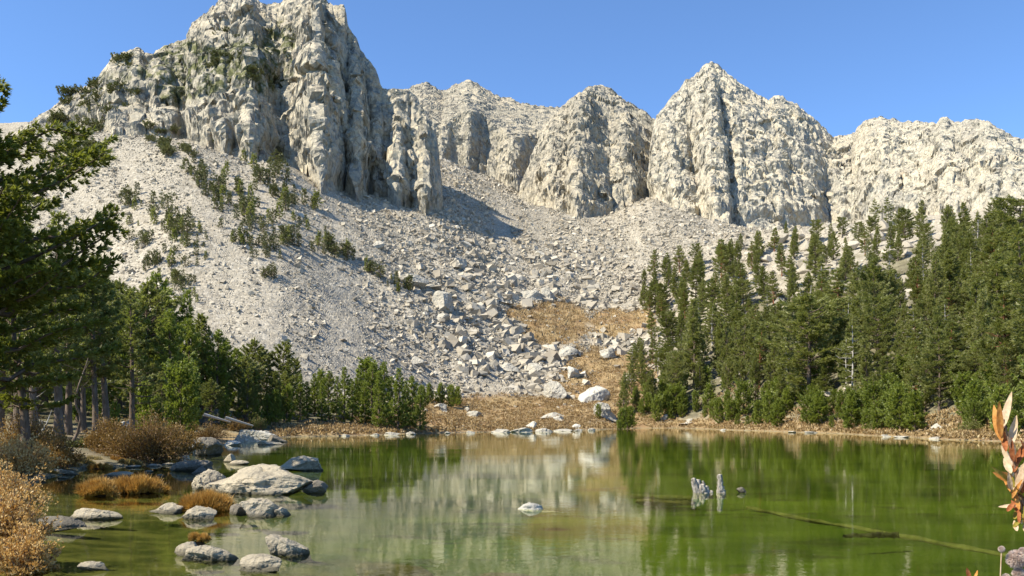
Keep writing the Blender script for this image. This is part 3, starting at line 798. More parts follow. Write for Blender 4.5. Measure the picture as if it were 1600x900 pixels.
def boulder(name, X, base, wpx, top, mat='rock', seed=1, label='', cat='boulder', group=None, asp=0.8, cuts=10, round_=0.5, rough=0.08, fine=0.03, sub=5, rot=0.0, tilt=0.0, sink=0.35, onland=False, shape=None):
    """boulder whose foot is seen at row base, with its real size from its distance"""
    if onland:
        h = hit(X, base)
        x, y, z0 = h
    else:
        x, y = PW(X, base); z0 = 0.0
    wd = wpx / F * y / 2
    ht = (base - top) / F * y
    ht = max(ht, 0.04)
    V, Fc = rock_mesh(sub, seed, cuts, round_ * 0.6, rough * 0.8, fine * 0.2)
    if shape: V = shape(V)
    lowr = np.clip(-V[:, 2], 0, 0.97)                    # below the water the foot of the rock spreads instead of tucking in
    V[:, :2] *= (1 / np.sqrt(1 - lowr ** 2) * (1 + 0.25 * lowr))[:, None]
    low = ht * sink
    V = V * np.array([wd, wd * asp, (ht + low) / 2])
    # weathering at the size of the real rock
    U = V / wd + seed
    dr_ = V / (np.linalg.norm(V, axis=1)[:, None] + 1e-6)
    V = V + dr_ * (wd * (0.07 * fbm(U[:, 0] * 2.6, U[:, 1] * 2.6, U[:, 2] * 2.6, 4, seed) + 0.035 * facets(U * 3.2, seed + 3, 1.6, off=0.4) + 0.012 * facets(U * 8, seed + 4, 1.4)))[:, None]
    ct, st = math.cos(tilt), math.sin(tilt)
    V = np.stack([V[:, 0] * ct + V[:, 2] * st, V[:, 1], -V[:, 0] * st + V[:, 2] * ct], 1)
    V[:, 2] += ht - V[:, 2].max()
    c, s = math.cos(rot), math.sin(rot)
    V = np.stack([V[:, 0] * c - V[:, 1] * s, V[:, 0] * s + V[:, 1] * c, V[:, 2]], 1)
    me = make_mesh(name, V, [Fc], M[mat], True if round_ > 0.3 else False)
    o = obj(name, me, None, (x, y + wd * asp * 0.7, z0))
    tag(o, label, cat, group)
    return o

# ------------------------------------------------------------------ plants
def blades(P0, D0, L, W, rs, up=0.3, spread=0.6, k=6):
    """k thin pointed leaves at every point P0 along about D0; returns verts, tris, tint"""
    n = len(P0)
    Pn = np.repeat(P0, k, 0); Dn = np.repeat(D0, k, 0)
    r = rs.normal(size=(n * k, 3)); r /= np.linalg.norm(r, axis=1)[:, None]
    d = Dn + spread * r + np.array([0, 0, up]); d /= np.linalg.norm(d, axis=1)[:, None]
    sd_ = np.cross(d, rs.normal(size=(n * k, 3))); sd_ /= np.linalg.norm(sd_, axis=1)[:, None] + 1e-9
    l = L * rs.uniform(0.6, 1.3, (n * k, 1)); w_ = W * rs.uniform(0.7, 1.3, (n * k, 1))
    A = Pn - sd_ * w_ * 0.5; B = Pn + sd_ * w_ * 0.5; Cc = Pn + d * l
    mid_ = Pn + d * l * 0.45
    V = np.stack([Pn, mid_ - sd_ * w_ * 0.5, Cc, mid_ + sd_ * w_ * 0.5], 1).reshape(-1, 3)
    Q = np.arange(n * k * 4).reshape(-1, 4)
    tint = np.repeat(np.repeat(rs.uniform(0, 1, n), k) * 0.6 + rs.uniform(0, 0.4, n * k), 4)
    return V, Q, tint

def conifer(seed, h, width, base=0.12, nb=60, tuft=0.35, tw=0.08, k=7, per=5, droop=0.1, rise=0.5, ragged=0.5, prof='cone', trunk_r=None, bend=0.02, gaps=0.12, bare=0.0, side=0.35, whorl=0, flat=1.0):
    """returns trunk mesh data and crown mesh data (verts, faces ...). Trunk with limbs, crown of needle tufts on twigs"""
    rs = np.random.default_rng(seed)
    tr = trunk_r or h * 0.016
    nz_ = 14
    t = np.linspace(0, 1, nz_)
    ph = rs.uniform(0, 6.28, 4)
    cx = bend * h * (np.sin(t * 3.1 + ph[0]) - math.sin(ph[0])) * t ** 0.5
    cyy = bend * h * (np.sin(t * 2.7 + ph[1]) - math.sin(ph[1])) * t ** 0.5
    pts = np.stack([cx, cyy, t * h - 0.25 * (t == 0)], 1)
    rad = tr * (1 - t) ** 0.8 + 0.015 * h / 10 + tr * 0.5 * np.exp(-t * 25)
    mb = MB(); V, Q = tube(pts, rad, 9); mb.add(V, Q)
    P0 = []; D0 = []
    az = rs.uniform(0, 6.28)
    lob = rs.uniform(0.7, 1.3, 8)
    for i in range(nb):
        u = (i + rs.uniform(0, 1)) / nb
        tt = base + (1 - base) * u ** 0.9
        if whorl: tt = base + (1 - base) * (math.floor((tt - base) / (1 - base) * whorl) + 0.25 + 0.22 * rs.uniform(-1, 1)) / whorl
        tt = min(max(tt, base), 0.985)
        if rs.uniform() < gaps: continue
        az += 2.4 + rs.normal() * 0.5
        v = (tt - base) / (1 - base)
        if prof == 'cone': pr_ = (1 - v) ** 0.8 * (0.35 + 0.65 * min(1, v * 6 + 0.2))
        elif prof == 'column': pr_ = min(1, (1 - v) * 2.6) * (0.45 + 0.55 * min(1, v * 4)) * (0.85 + 0.15 * math.sin(v * 9 + ph[2]))
        elif prof == 'round': pr_ = math.sqrt(max(0.0, 1 - (2 * v - 0.9) ** 2 * 0.85)) if v < 0.98 else 0.3
        else: pr_ = (1 - v) ** 0.55
        L = width / 2 * pr_ * (1 - ragged + ragged * rs.uniform(0.2, 1.5)) * lob[int((az % 6.283) / 6.284 * 8)]
        L = max(L, 0.03 * h * (1 - v) + tuft * 0.6)
        o = np.array([np.interp(tt, t, cx), np.interp(tt, t, cyy), tt * h])
        m = 5
        s_ = np.linspace(0, 1, m)
        el = rise * (0.3 + 0.9 * v) - droop
        dx = np.array([math.cos(az), math.sin(az), 0])
        curve = (math.tan(el) * s_ + (0.25 * s_ ** 2 - droop * 0.6 * s_ * (1 - v)))
        bp = o + dx * (s_ * L)[:, None] + np.array([0, 0, 1.0]) * (curve * L)[:, None]
        bp[1:] += rs.normal(size=(m - 1, 3)) * 0.04 * L
        br = max(0.008, min(0.3 * tr, 0.022 * L)) * (1 - s_ * 0.8)
        V, Q = tube(bp, br, 4); mb.add(V, Q)
        if rs.uniform() < bare * (1 - v): continue
        npt = max(3, int(per * L / tuft * 0.55))
        q = rs.uniform(0.28 if L > 1.0 else 0.1, 1.0, npt) ** 0.8
        q[0] = 1.0
        bx = np.stack([np.interp(q, s_, bp[:, a]) for a in range(3)], 1)
        lat = np.cross(dx, [0, 0, 1.0])
        off = (rs.uniform(-1, 1, npt) * side * L * (1.05 - q * 0.75))
        bx = bx + lat * off[:, None] + np.array([0, 0, 1.0]) * (rs.uniform(-0.3, 0.7, npt) * tuft * 0.7 * flat)[:, None]
        dd = dx + lat * (np.sign(off) * 0.5)[:, None] + rs.normal(size=(npt, 3)) * 0.2
        P0.append(bx); D0.append(dd / np.linalg.norm(dd, axis=1)[:, None])
    # leader
    for q in np.linspace(0.93, 1.0, 6):
        P0.append(np.array([[np.interp(q, t, cx), np.interp(q, t, cyy), q * h]])); D0.append(np.array([[0, 0, 1.0]]))
    P0 = np.concatenate(P0); D0 = np.concatenate(D0)
    V, Q, ti = blades(P0, D0, tuft, tw, rs, 0.35, 0.75, k)
    return mb, (V, Q, ti)

def tree_proto(name, mat, bark, seed, **kw):
    mb, (V, Q, ti) = conifer(seed, **kw)
    tm = mb.mesh(name + '_trunk', M[bark], True)
    cm = make_mesh(name + '_crown', V, [Q], M[mat], True, dict(tint=ti))
    return name, tm, cm

THINGS = []      # (group key, object, column, row) for the labels that count along a row
def plant_tree(proto, loc, s=1.0, rz=0.0, sx=1.0, lean=0.0):
    name, tm, cm = proto
    e = bpy.data.objects.new(name, None); C.objects.link(e)
    e.empty_display_size = 0.3
    e.location = loc; e.rotation_euler = (lean * math.cos(rz), lean * math.sin(rz), rz); e.scale = (s * sx, s * sx, s)
    t = obj('trunk', tm, e)
    if cm is not None: obj('crown', cm, e)
    return e

ORD = ['first', 'second', 'third', 'fourth', 'fifth', 'sixth', 'seventh', 'eighth', 'ninth', 'tenth', 'eleventh', 'twelfth']
def ordinal(n):
    if n < 12: return ORD[n]
    n += 1
    return '%d%s' % (n, 'th' if 10 <= n % 100 <= 20 else {1: 'st', 2: 'nd', 3: 'rd'}.get(n % 10, 'th'))
LINE = {}        # row of look-alikes -> [(column, object, descriptive start)]
def in_line(key, X, o, head): LINE.setdefault(key, []).append((X, o, head))

# ------------------------------------------------------------------ loose rubble that nobody could count
def block_cloud(name, n, seed):
    r = np.random.default_rng(seed)
    m = int(n * 5)
    X = r.uniform(60, 1420, m); y = np.sqrt(r.uniform(150.0 ** 2, 560.0 ** 2, m))
    z, wh, s = H(X, y)
    c = coarse(X, y)
    nzz = 1.5 * fbm((X + 0.5 * y) / 26, y / 70, None, 4, 900)
    left = 1 - sstep(520, 700, X)
    keep = (wh == 0) & (s > 16)
    lowf = sstep(600, 470, X + 0 * y) * (y < 150)
    forest = sstep(1010, 1090, X) * (1 - sstep(300, 380, y))
    pr_ = (0.25 + 0.75 * c) * np.clip(0.75 + 1.3 * nzz, 0.12, 1.4) * (1 - 0.8 * forest)
    RYp = rowpx(z, y)
    def bl(cx, cy_, rx, ry): return np.sqrt(((X - cx) / rx) ** 2 + ((RYp - cy_) / ry) ** 2) < 0.95
    for a in ((800, 643, 175, 24), (650, 655, 90, 18), (945, 590, 78, 44), (866, 506, 56, 37), (808, 490, 20, 13), (957, 506, 38, 23), (1002, 500, 26, 19)):
        pr_ = np.where(bl(*a), pr_ * 0.05, pr_)
    # the lower left slope is wood
    pr_ = np.where((X < 620) & (y < 165), 0.0, pr_)
    k = keep & (r.uniform(size=m) < pr_)
    X, y, z, c = X[k][:n], y[k][:n], z[k][:n], c[k][:n]
    m = len(X)
    sz = (0.19 + 0.12 * c) * (r.pareto(2.1, m) * 0.5 + 0.62)
    sz = np.minimum(sz, 0.7 + 1.2 * c)
    base = np.array([(-1, -1, -1), (1, -1, -1), (1, 1, -1), (-1, 1, -1), (-1, -1, 1), (1, -1, 1), (1, 1, 1), (-1, 1, 1)], float)
    Fq = np.array([(0, 3, 2, 1), (4, 5, 6, 7), (0, 1, 5, 4), (1, 2, 6, 5), (2, 3, 7, 6), (3, 0, 4, 7)])
    V = base[None] * (1 + r.uniform(-0.55, 0.25, (m, 8, 3)))
    V *= (sz[:, None] * r.uniform(0.55, 1.25, (m, 3)) * np.array([1.15, 1.0, 0.75]))[:, None, :]
    a = r.uniform(0, 6.28, m); b = r.normal(0, 0.4, m); g = r.normal(0, 0.4, m)
    ca, sa, cb, sb, cg_, sg = np.cos(a), np.sin(a), np.cos(b), np.sin(b), np.cos(g), np.sin(g)
    x1 = V[..., 0]; y1 = V[..., 1] * cb[:, None] - V[..., 2] * sb[:, None]; z1 = V[..., 1] * sb[:, None] + V[..., 2] * cb[:, None]
    x2 = x1 * cg_[:, None] + z1 * sg[:, None]; z2 = -x1 * sg[:, None] + z1 * cg_[:, None]
    x3 = x2 * ca[:, None] - y1 * sa[:, None]; y3 = x2 * sa[:, None] + y1 * ca[:, None]
    xw = (X - 800) / F * y
    W = np.stack([x3 + xw[:, None], y3 + y[:, None], z2 + (z + 0.15 * sz)[:, None]], -1).reshape(-1, 3)
    Q = (np.arange(m)[:, None, None] * 8 + Fq[None]).reshape(-1, 4)
    tint = np.repeat(r.uniform(0, 1, m) ** 1.0, 8)
    me = make_mesh(name, W, [Q], M['talus'], False, dict(tint=tint))
    return tag(obj(name, me), kind='stuff')
block_cloud('talus_rubble', 150000, 5)

# ------------------------------------------------------------------ boulders of the talus, one object each
tal_proto = []
for i in range(9):
    V, Fc = rock_mesh(3, 700 + i, 8 + i % 4, 0.08, 0.03, 0.015)
    me = make_mesh('talus_boulder', V * np.array([1, 0.8, 0.7]), [Fc], M['talus'], False, dict(tint=np.full(len(V), [0.35, 0.6, 0.8, 0.95, 0.5, 0.7, 0.25, 0.85, 1.0][i])))
    tal_proto.append(me)
def land_rock(X, Y, wpx, k, name='boulder', rz=0.0, hs=1.0, sink=0.3):
    h = hit(X, Y)
    x, y, z = h
    o = bpy.data.objects.new(name, tal_proto[k % 9]); C.objects.link(o)
    sc = wpx / F * y / 2
    o.scale = (sc, sc, sc * hs); o.rotation_euler = (0, 0, rz); o.location = (x, y + sc * 0.5, z + sc * 0.7 * hs * (1 - 2 * sink))
    return o
REG = [  # name of the region, columns, rows, label, group, count
    (700, 860, 362, 400, 'angular granite block high in the talus below the shaded gully', 'blocks high in the talus below the shaded gully', 26, (8, 17)),
    (880, 1080, 352, 395, 'angular granite block on the pale fan under the pointed peak', 'blocks on the fan under the pointed peak', 22, (7, 15)),
    (560, 760, 400, 450, 'angular granite block on the upper talus left of its coarse middle', 'blocks on the upper left talus', 26, (7, 16)),
    (760, 960, 400, 455, 'large angular granite block in the coarse middle of the talus', 'blocks in the coarse middle of the talus', 44, (9, 22)),
    (700, 800, 455, 540, 'angular granite block left of the orange willow patch on the talus', 'blocks left of the orange willow patch', 30, (9, 19)),
    (760, 880, 535, 600, 'large angular granite block in the talus below the orange willow patch', 'blocks below the orange willow patch', 44, (11, 26)),
    (620, 760, 540, 605, 'granite block near the foot of the talus above the young pines', 'blocks near the foot of the talus', 30, (8, 18)),
    (470, 620, 440, 570, 'small granite block on the smooth grey scree left of the talus', 'blocks on the smooth grey scree', 22, (6, 12)),
]
rr = random.Random(11)
for x0, x1, y0, y1, lab, grp, n, (a, b) in REG:
    for i in range(n):
        X = rr.uniform(x0, x1); Y = rr.uniform(y0, y1)
        o = land_rock(X, Y, 0.7 * (a + (b - a) * rr.random() ** 3), rr.randrange(9), 'granite_block', rr.uniform(0, 6.28), rr.uniform(0.6, 1.2))
        tag(o, lab, 'granite block', grp)
NAMED = [
    (690, 486, 50, 452, 'large rounded outcrop boulder standing out of the left talus, shaded on its right', 0.9, 3),
    (689, 502, 26, 489, 'pale pointed boulder just under the large rounded outcrop on the talus', 0.8, 4),
    (640, 448, 58, 426, 'long pale boulder above the large rounded outcrop on the talus', 0.7, 5),
    (588, 388, 30, 374, 'pale flat block on the upper scree under the buttress', 0.7, 6),
    (717, 418, 34, 402, 'pale slab block on the talus above the rounded outcrop', 0.7, 7),
    (828, 468, 36, 452, 'pale wide block directly above the orange willow patch', 0.7, 9),
    (855, 470, 34, 448, 'tallest pale angular block above the orange willow patch', 1.1, 10),
    (777, 471, 22, 456, 'square dark block left of the two pale blocks above the willow patch', 0.9, 11),
    (846, 405, 26, 390, 'upright pale block in the upper middle of the talus', 1.0, 12),
    (887, 556, 46, 540, 'flat pale boulder between the two upper orange patches and the lower one', 0.6, 14),
    (950, 558, 34, 543, 'pale boulder at the right edge of the orange willow strip', 0.7, 15),
    (896, 592, 26, 572, 'upright pointed white boulder in the orange willow strip', 1.2, 16),
    (868, 624, 42, 595, 'big blocky boulder on the orange meadow, shaded on its right', 1.1, 17),
    (930, 628, 50, 602, 'big smooth white boulder on the orange meadow right of the blocky one', 0.8, 18),
    (941, 653, 42, 628, 'pale humped boulder behind the small dark pine on the meadow', 0.9, 19),
    (689, 641, 30, 630, 'low pale boulder at the left end of the orange meadow', 0.6, 20),
    (731, 643, 12, 636, 'small pale stone on the meadow next to a flat brown rock', 0.8, 21),
    (741, 650, 26, 642, 'flat brownish rock on the left half of the orange meadow', 0.6, 22),
    (867, 652, 28, 644, 'low pale rock on the meadow below the big blocky boulder', 0.6, 23),
    (873, 659, 20, 650, 'pale rock right below another on the meadow near the water', 0.7, 24),
    (830, 670, 22, 658, 'dark edged rock on the far shore above the long white slab', 0.9, 25),
    (899, 671, 22, 662, 'small pale boulder at the far waterline right of the white slabs', 0.8, 26),
    (1041, 657, 16, 648, 'small pale boulder on the right bank between young pines', 0.9, 27),
    (1080, 660, 14, 654, 'small flat pale stone on the right bank among young pines', 0.7, 28),
    (1468, 676, 36, 662, 'pale boulder with a bluish shaded side on the right shore', 0.8, 29),
    (835, 585, 34, 566, 'large leaning slab block in the lower talus left of the willow strip', 0.9, 30),
    (790, 580, 40, 566, 'wide flat slab block in the lower talus with shadow under it', 0.6, 31),
    (650, 572, 26, 556, 'dark shaded block low on the left talus', 0.9, 32),
    (700, 616, 20, 604, 'pale block beside young pines at the foot of the talus', 0.9, 33),
]
for X, base, wpx, top, lab, hs, sd0 in NAMED:
    o = boulder('boulder', X, base, wpx, top, 'rock_white' if 'white' in lab else 'rock_far', 1000 + sd0, lab, 'boulder', None, asp=0.8, cuts=9, round_=0.15 if 'smooth' not in lab else 0.5, rough=0.05, fine=0.02, sub=4, onland=True, rot=sd0 * 0.7, sink=0.4)
# low pale rocks along the far waterline
for i, (X, base, wpx, top) in enumerate([(612, 680, 26, 675), (640, 679, 18, 674), (585, 680.5, 14, 677), (540, 681.5, 14, 678), (780, 676, 34, 670), (812, 675.5, 40, 668), (850, 675, 26, 669),
                                         (880, 674, 30, 670), (905, 673.5, 18, 670), (925, 673, 12, 669), (1240, 676, 16, 673.5), (1268, 676.5, 24, 674), (1385, 682.5, 14, 679), (1412, 684, 26, 681), (1470, 686, 28, 682), (1130, 672.5, 9, 670), (735, 677, 14, 673), (700, 677.5, 10, 674)]):
    o = boulder('shore_rock', X, base, wpx, top, 'rock_far', 1100 + i, None, 'rock', 'pale rocks along the far waterline', asp=0.7, cuts=8, round_=0.2, sub=3, sink=0.6)
    tag(o, None, 'rock'); in_line('low pale rock, {} from the left along the far waterline', X, o, '')
# outcrops between the trees of the right slope
rr = random.Random(5)
for i in range(110):
    X = rr.uniform(1120, 1600); Y = rr.uniform(355, 480) if i < 90 else rr.uniform(480, 655)
    wpx = rr.uniform(12, 34) if i < 90 else rr.uniform(10, 24)
    h = hit(X, Y)
    if h is None or h[1] > 400: continue
    o = land_rock(X, Y, wpx, rr.choice([0, 1, 4, 2]), 'outcrop', rr.uniform(0, 6.28), rr.uniform(0.8, 1.25), 0.15)
    tag(o, None, 'rock outcrop', 'pale outcrops among the pines of the right slope'); in_line('pale granite outcrop among the right slope pines, {} from the left', X, o, '')

# ------------------------------------------------------------------ boulders standing in the lake
def hump(V):
    V = V.copy(); t = V[:, 0]
    V[:, 2] *= np.interp(t, [-1, -0.75, -0.45, -0.2, 0.3, 0.75, 1], [0.55, 0.85, 1.0, 0.98, 0.72, 0.46, 0.3])
    return V
boulder('boulder', 405, 772, 192, 727, 'rock', 21, 'largest boulder in the lake, long humped pale granite behind the orange tussock', 'boulder', None, 0.55, 9, 0.42, 0.10, 0.03, 5, 0.0, 0.0, 0.5, shape=hump)
boulder('boulder', 318, 766, 66, 733, 'rock', 22, 'leaning flat boulder against the left end of the largest lake boulder', 'boulder', None, 0.7, 8, 0.3, 0.08, 0.03, 5, 0.3, -0.25, 0.5)
boulder('boulder', 489, 771, 42, 750, 'rock_dark', 23, 'small dark rock at the right tip of the largest lake boulder', 'boulder', None, 0.7, 9, 0.4, 0.10, 0.04, 4, 0.3)
boulder('boulder', 307, 811, 54, 792, 'rock', 24, 'rounded white boulder in the water in front of the orange tussock', 'boulder', None, 0.7, 9, 0.8, 0.04, 0.02, 5, 0.2)
boulder('boulder', 262, 802, 44, 787, 'rock', 25, 'low pale rock left of the rounded white boulder', 'boulder', None, 0.7, 9, 0.5, 0.06, 0.03, 4, 0.1, 0.15)
boulder('boulder', 400, 807, 62, 780, 'rock', 26, 'blocky tan boulder in front of the largest lake boulder', 'boulder', None, 0.7, 7, 0.1, 0.10, 0.03, 5, 0.5)
boulder('boulder', 368, 804, 36, 788, 'rock_dark', 27, 'dull grey rock between the orange tussock and the blocky tan boulder', 'boulder', None, 0.7, 8, 0.4, 0.08, 0.03, 4, 0.9)
boulder('boulder', 436, 806, 34, 793, 'rock', 28, 'small rough rock touching the right foot of the blocky tan boulder', 'boulder', None, 0.6, 8, 0.3, 0.12, 0.05, 4, 1.4)
boulder('boulder', 440, 868, 76, 836, 'rock', 29, 'pointed pale boulder with a dark shaded front, right of the one with grass', 'boulder', None, 0.55, 7, 0.25, 0.10, 0.03, 5, 0.2, 0.12)
boulder('boulder', 406, 892, 72, 867, 'rock', 30, 'nearest low boulder with a dark front below the pointed pale boulder', 'boulder', None, 0.6, 8, 0.45, 0.09, 0.03, 5, -0.2)
boulder('boulder', 322, 876, 84, 852, 'rock', 31, 'long low boulder with a tuft of brown grass at its left end', 'boulder', None, 0.5, 8, 0.4, 0.10, 0.03, 5, 0.1, 0.1)
boulder('boulder', 292, 868, 40, 848, 'rock', 32, 'pale rock behind the brown grass tuft in the near water', 'boulder', None, 0.8, 8, 0.4, 0.08, 0.03, 4, 0.7)
boulder('boulder', 148, 812, 76, 795, 'rock', 33, 'flat white boulder alone in the left shallows', 'boulder', None, 0.5, 9, 0.5, 0.08, 0.03, 5, -0.1, 0.1)
boulder('boulder', 138, 893, 44, 878, 'rock', 34, 'small flat boulder nearest to the bottom left bank', 'boulder', None, 0.6, 9, 0.7, 0.06, 0.02, 4, 0.0)
boulder('boulder', 471, 736, 66, 712, 'rock', 35, 'pale boulder with a dark right end alone in the open water behind the largest one', 'boulder', None, 0.6, 7, 0.2, 0.08, 0.03, 5, 0.0, 0.12)
boulder('boulder', 80, 829, 96, 808, 'rock_dark', 36, 'wide dark flat rock left of the flat white boulder', 'boulder', None, 0.5, 9, 0.5, 0.08, 0.03, 5, -0.1)
boulder('boulder', 27, 774, 50, 760, 'rock', 37, 'flat grey rock at the left edge of the water', 'boulder', None, 0.6, 8, 0.4, 0.08, 0.03, 4, 0.0, 0.1)
boulder('boulder', 90, 742, 42, 733, 'rock', 38, 'flat pale rock in the shallows by the left sedge bank', 'boulder', None, 0.6, 8, 0.5, 0.06, 0.03, 4)
boulder('boulder', 178, 745, 52, 737, 'rock', 39, 'low pale rock just behind the wide russet tussock', 'boulder', None, 0.6, 9, 0.6, 0.05, 0.03, 4)
boulder('boulder', 316, 712, 52, 683, 'rock_dark', 40, 'large dark blocky boulder at the corner of the left bank', 'boulder', None, 0.9, 6, 0.05, 0.06, 0.02, 5, 0.5)
boulder('boulder', 292, 710, 30, 684, 'rock_white', 41, 'pale rock against the left side of the dark blocky boulder', 'boulder', None, 0.9, 7, 0.1, 0.06, 0.02, 4, 0.2)
boulder('boulder', 298, 736, 66, 718, 'rock_dark', 42, 'flat dark rock in front of the dark blocky boulder', 'boulder', None, 0.6, 8, 0.4, 0.06, 0.03, 5)
boulder('boulder', 283, 724, 24, 711, 'rock', 43, 'small humped rock behind the flat dark rock', 'boulder', None, 0.8, 8, 0.4, 0.06, 0.03, 4)
boulder('boulder', 312, 740, 26, 728, 'rock_dark', 44, 'small dark rock at the right end of the flat dark rock', 'boulder', None, 0.8, 8, 0.4, 0.06, 0.03, 4)
boulder('boulder', 358, 722, 18, 709, 'rock', 45, 'small round pale stone standing behind a flat one', 'boulder', None, 0.8, 8, 0.6, 0.06, 0.03, 4)
boulder('boulder', 370, 726, 34, 719, 'rock', 46, 'flat pale stone in front of the small round stone', 'boulder', None, 0.6, 8, 0.6, 0.05, 0.03, 4)
boulder('boulder', 829, 796, 38, 785, 'rock_white', 47, 'solitary white rock in the middle of the open lake', 'boulder', None, 0.7, 8, 0.45, 0.08, 0.03, 4, 0.3)
boulder('boulder', 1160, 770, 16, 761, 'rock_dark', 48, 'little dark stone right of the two driftwood stumps', 'stone', None, 0.8, 8, 0.3, 0.1, 0.04, 4)
boulder('granite_slab', 392, 690, 92, 671, 'rock_white', 49, 'largest white granite slab on the point at the left shore', 'slab', None, 0.6, 7, 0.08, 0.06, 0.02, 5, 0.1, 0.1, 0.6)
boulder('granite_slab', 430, 691, 40, 679, 'rock_dark', 50, 'dark edged slab at the water end of the left point', 'slab', None, 0.6, 7, 0.1, 0.06, 0.02, 4, 0.3, 0.1, 0.6)
boulder('granite_slab', 358, 696, 34, 688, 'rock_white', 51, 'small flat white slab at the left foot of the point', 'slab', None, 0.6, 7, 0.1, 0.06, 0.02, 4, 0.3, 0.0, 0.6)
boulder('granite_slab', 418, 695, 40, 689, 'rock', 52, 'low tan slab in the water before the point', 'slab', None, 0.6, 7, 0.1, 0.06, 0.02, 4, 0.1, 0.0, 0.6)
for i, (X, base, wpx, top) in enumerate([(238, 729, 26, 725), (262, 727, 22, 723), (205, 731, 30, 727), (95, 748, 16, 745), (232, 738, 14, 735), (60, 752, 22, 748), (170, 732, 18, 728), (250, 744, 16, 741)]):
    o = boulder('shore_rock', X, base, wpx, top, 'rock', 1200 + i, None, 'rock', 'flat stones along the left shallows', asp=0.7, cuts=8, round_=0.5, sub=3, sink=0.6)
    tag(o, None, 'rock'); in_line('small flat stone, {} from the left, in the shallows below the left bushes', X, o, '')
# under water
for X, Y, wpx, lab in [(1190, 884, 200, 'long brown slab lying under water near the bottom edge'), (1330, 889, 150, 'second brown slab under water right of the long one'), (1040, 768, 100, 'mossy slab under water left of the driftwood stumps'),
                       (760, 882, 160, 'green brown slab under the near water in the middle'), (620, 862, 130, 'dim slab under the near water right of the pointed boulder')]:
    x, y = PW(X, Y)
    V, Fc = rock_mesh(4, int(X), 8, 0.3, 0.08, 0.02)
    me = make_mesh('sunken_rock', V * np.array([wpx / F * y / 2, 0.45, 0.18]), [Fc], M['slab'], True)
    tag(obj('sunken_rock', me, None, (x, y, -0.30)), lab, 'sunken rock')
def log_between(a, b, r0, r1, name, mat, lab, z0=-0.1, z1=-0.12, wob=0.05, seed=0, cat='sunken log'):
    rs = np.random.default_rng(seed); n = 24
    t = np.linspace(0, 1, n)
    pts = np.stack([a[0] + (b[0] - a[0]) * t, a[1] + (b[1] - a[1]) * t, z0 + (z1 - z0) * t], 1)
    pts[:, :2] += np.cumsum(rs.normal(size=(n, 2)), 0) * wob * 0.3
    V, Q = tube(pts, r0 + (r1 - r0) * t + 0.008 * rs.normal(size=n), 10)
    V += 0.012 * rs.normal(size=V.shape)
    return tag(obj(name, make_mesh(name, V, [Q], M[mat], True)), lab, cat)
log_between(PW(1165, 770), PW(1640, 842), 0.04, 0.075, 'sunken_log', 'log', 'long pale sunken log running from the small stone to the right edge', -0.40, -0.43, 0.05, 3)
log_between(PW(985, 771), PW(1085, 773), 0.05, 0.07, 'sunken_log', 'log', 'short sunken log left of the driftwood stumps', -0.08, -0.09, 0.03, 4)
log_between(PW(1320, 828), PW(1420, 824), 0.03, 0.05, 'sunken_log', 'rock_dark', 'thin dark sunken branch under the long pale log', -0.1, -0.12, 0.1, 5)

# ------------------------------------------------------------------ driftwood stumps
def driftwood(X, base, parts, lab, seed):
    rs = np.random.default_rng(seed)
    x, y = PW(X, base); mb = MB(); k = y / F
    for (x0, x1, top, w0, w1, dy) in parts:      # leaning prongs in pixels
        n = 14; t = np.linspace(0, 1, n)
        h = (base - top) * k
        pts = np.stack([(x0 + (x1 - x0) * t ** 1.3 - X) * k, dy * k * t, -0.15 + (h + 0.15) * t], 1)
        rad = (w0 + (w1 - w0) * t) * k / 2
        V, Q = tube(pts, rad, 16)
        an = np.arctan2(V[:, 1] - np.repeat(pts[:, 1], 16), V[:, 0] - np.repeat(pts[:, 0], 16))
        gr = 0.22 * np.sin(an * 5 + 2 * V[:, 2] / (h + .1)) + 0.15 * rs.normal(size=len(V))
        V[:, 0] += np.cos(an) * gr * np.repeat(rad, 16); V[:, 1] += np.sin(an) * gr * np.repeat(rad, 16)
        mb.add(V, Q)
        # broken end
        c = len(V) - 16
        mb.add(np.concatenate([V[c:], [pts[-1] + np.array([0, 0, 0.5 * rad[-1]])]]), None, [(i, (i + 1) % 16, 16) for i in range(16)])
    me = mb.mesh('driftwood_stump', M['drift'], True)
    return tag(obj('driftwood_stump', me, None, (x, y, 0)), lab, 'stump')
driftwood(1096, 770, [(1091, 1083, 748, 13, 7, 0), (1095, 1090, 751, 15, 9, 4), (1099, 1096, 757, 18, 7, -3), (1103, 1099, 752, 9, 3, 5), (1106, 1104, 760, 12, 5, 2), (1109, 1112, 767, 10, 5, 0)], 'wide grey driftwood stump with broken prongs, leaning left in the lake', 1)
driftwood(1126, 770, [(1127, 1124, 742, 9, 6, 0), (1125, 1127, 745, 7, 5, 2), (1124, 1126, 752, 10, 7, 0), (1126, 1127, 760, 12, 8, 0), (1128, 1128, 765, 13, 10, 0)], 'upright knobbly grey driftwood stump right of the wide one', 2)

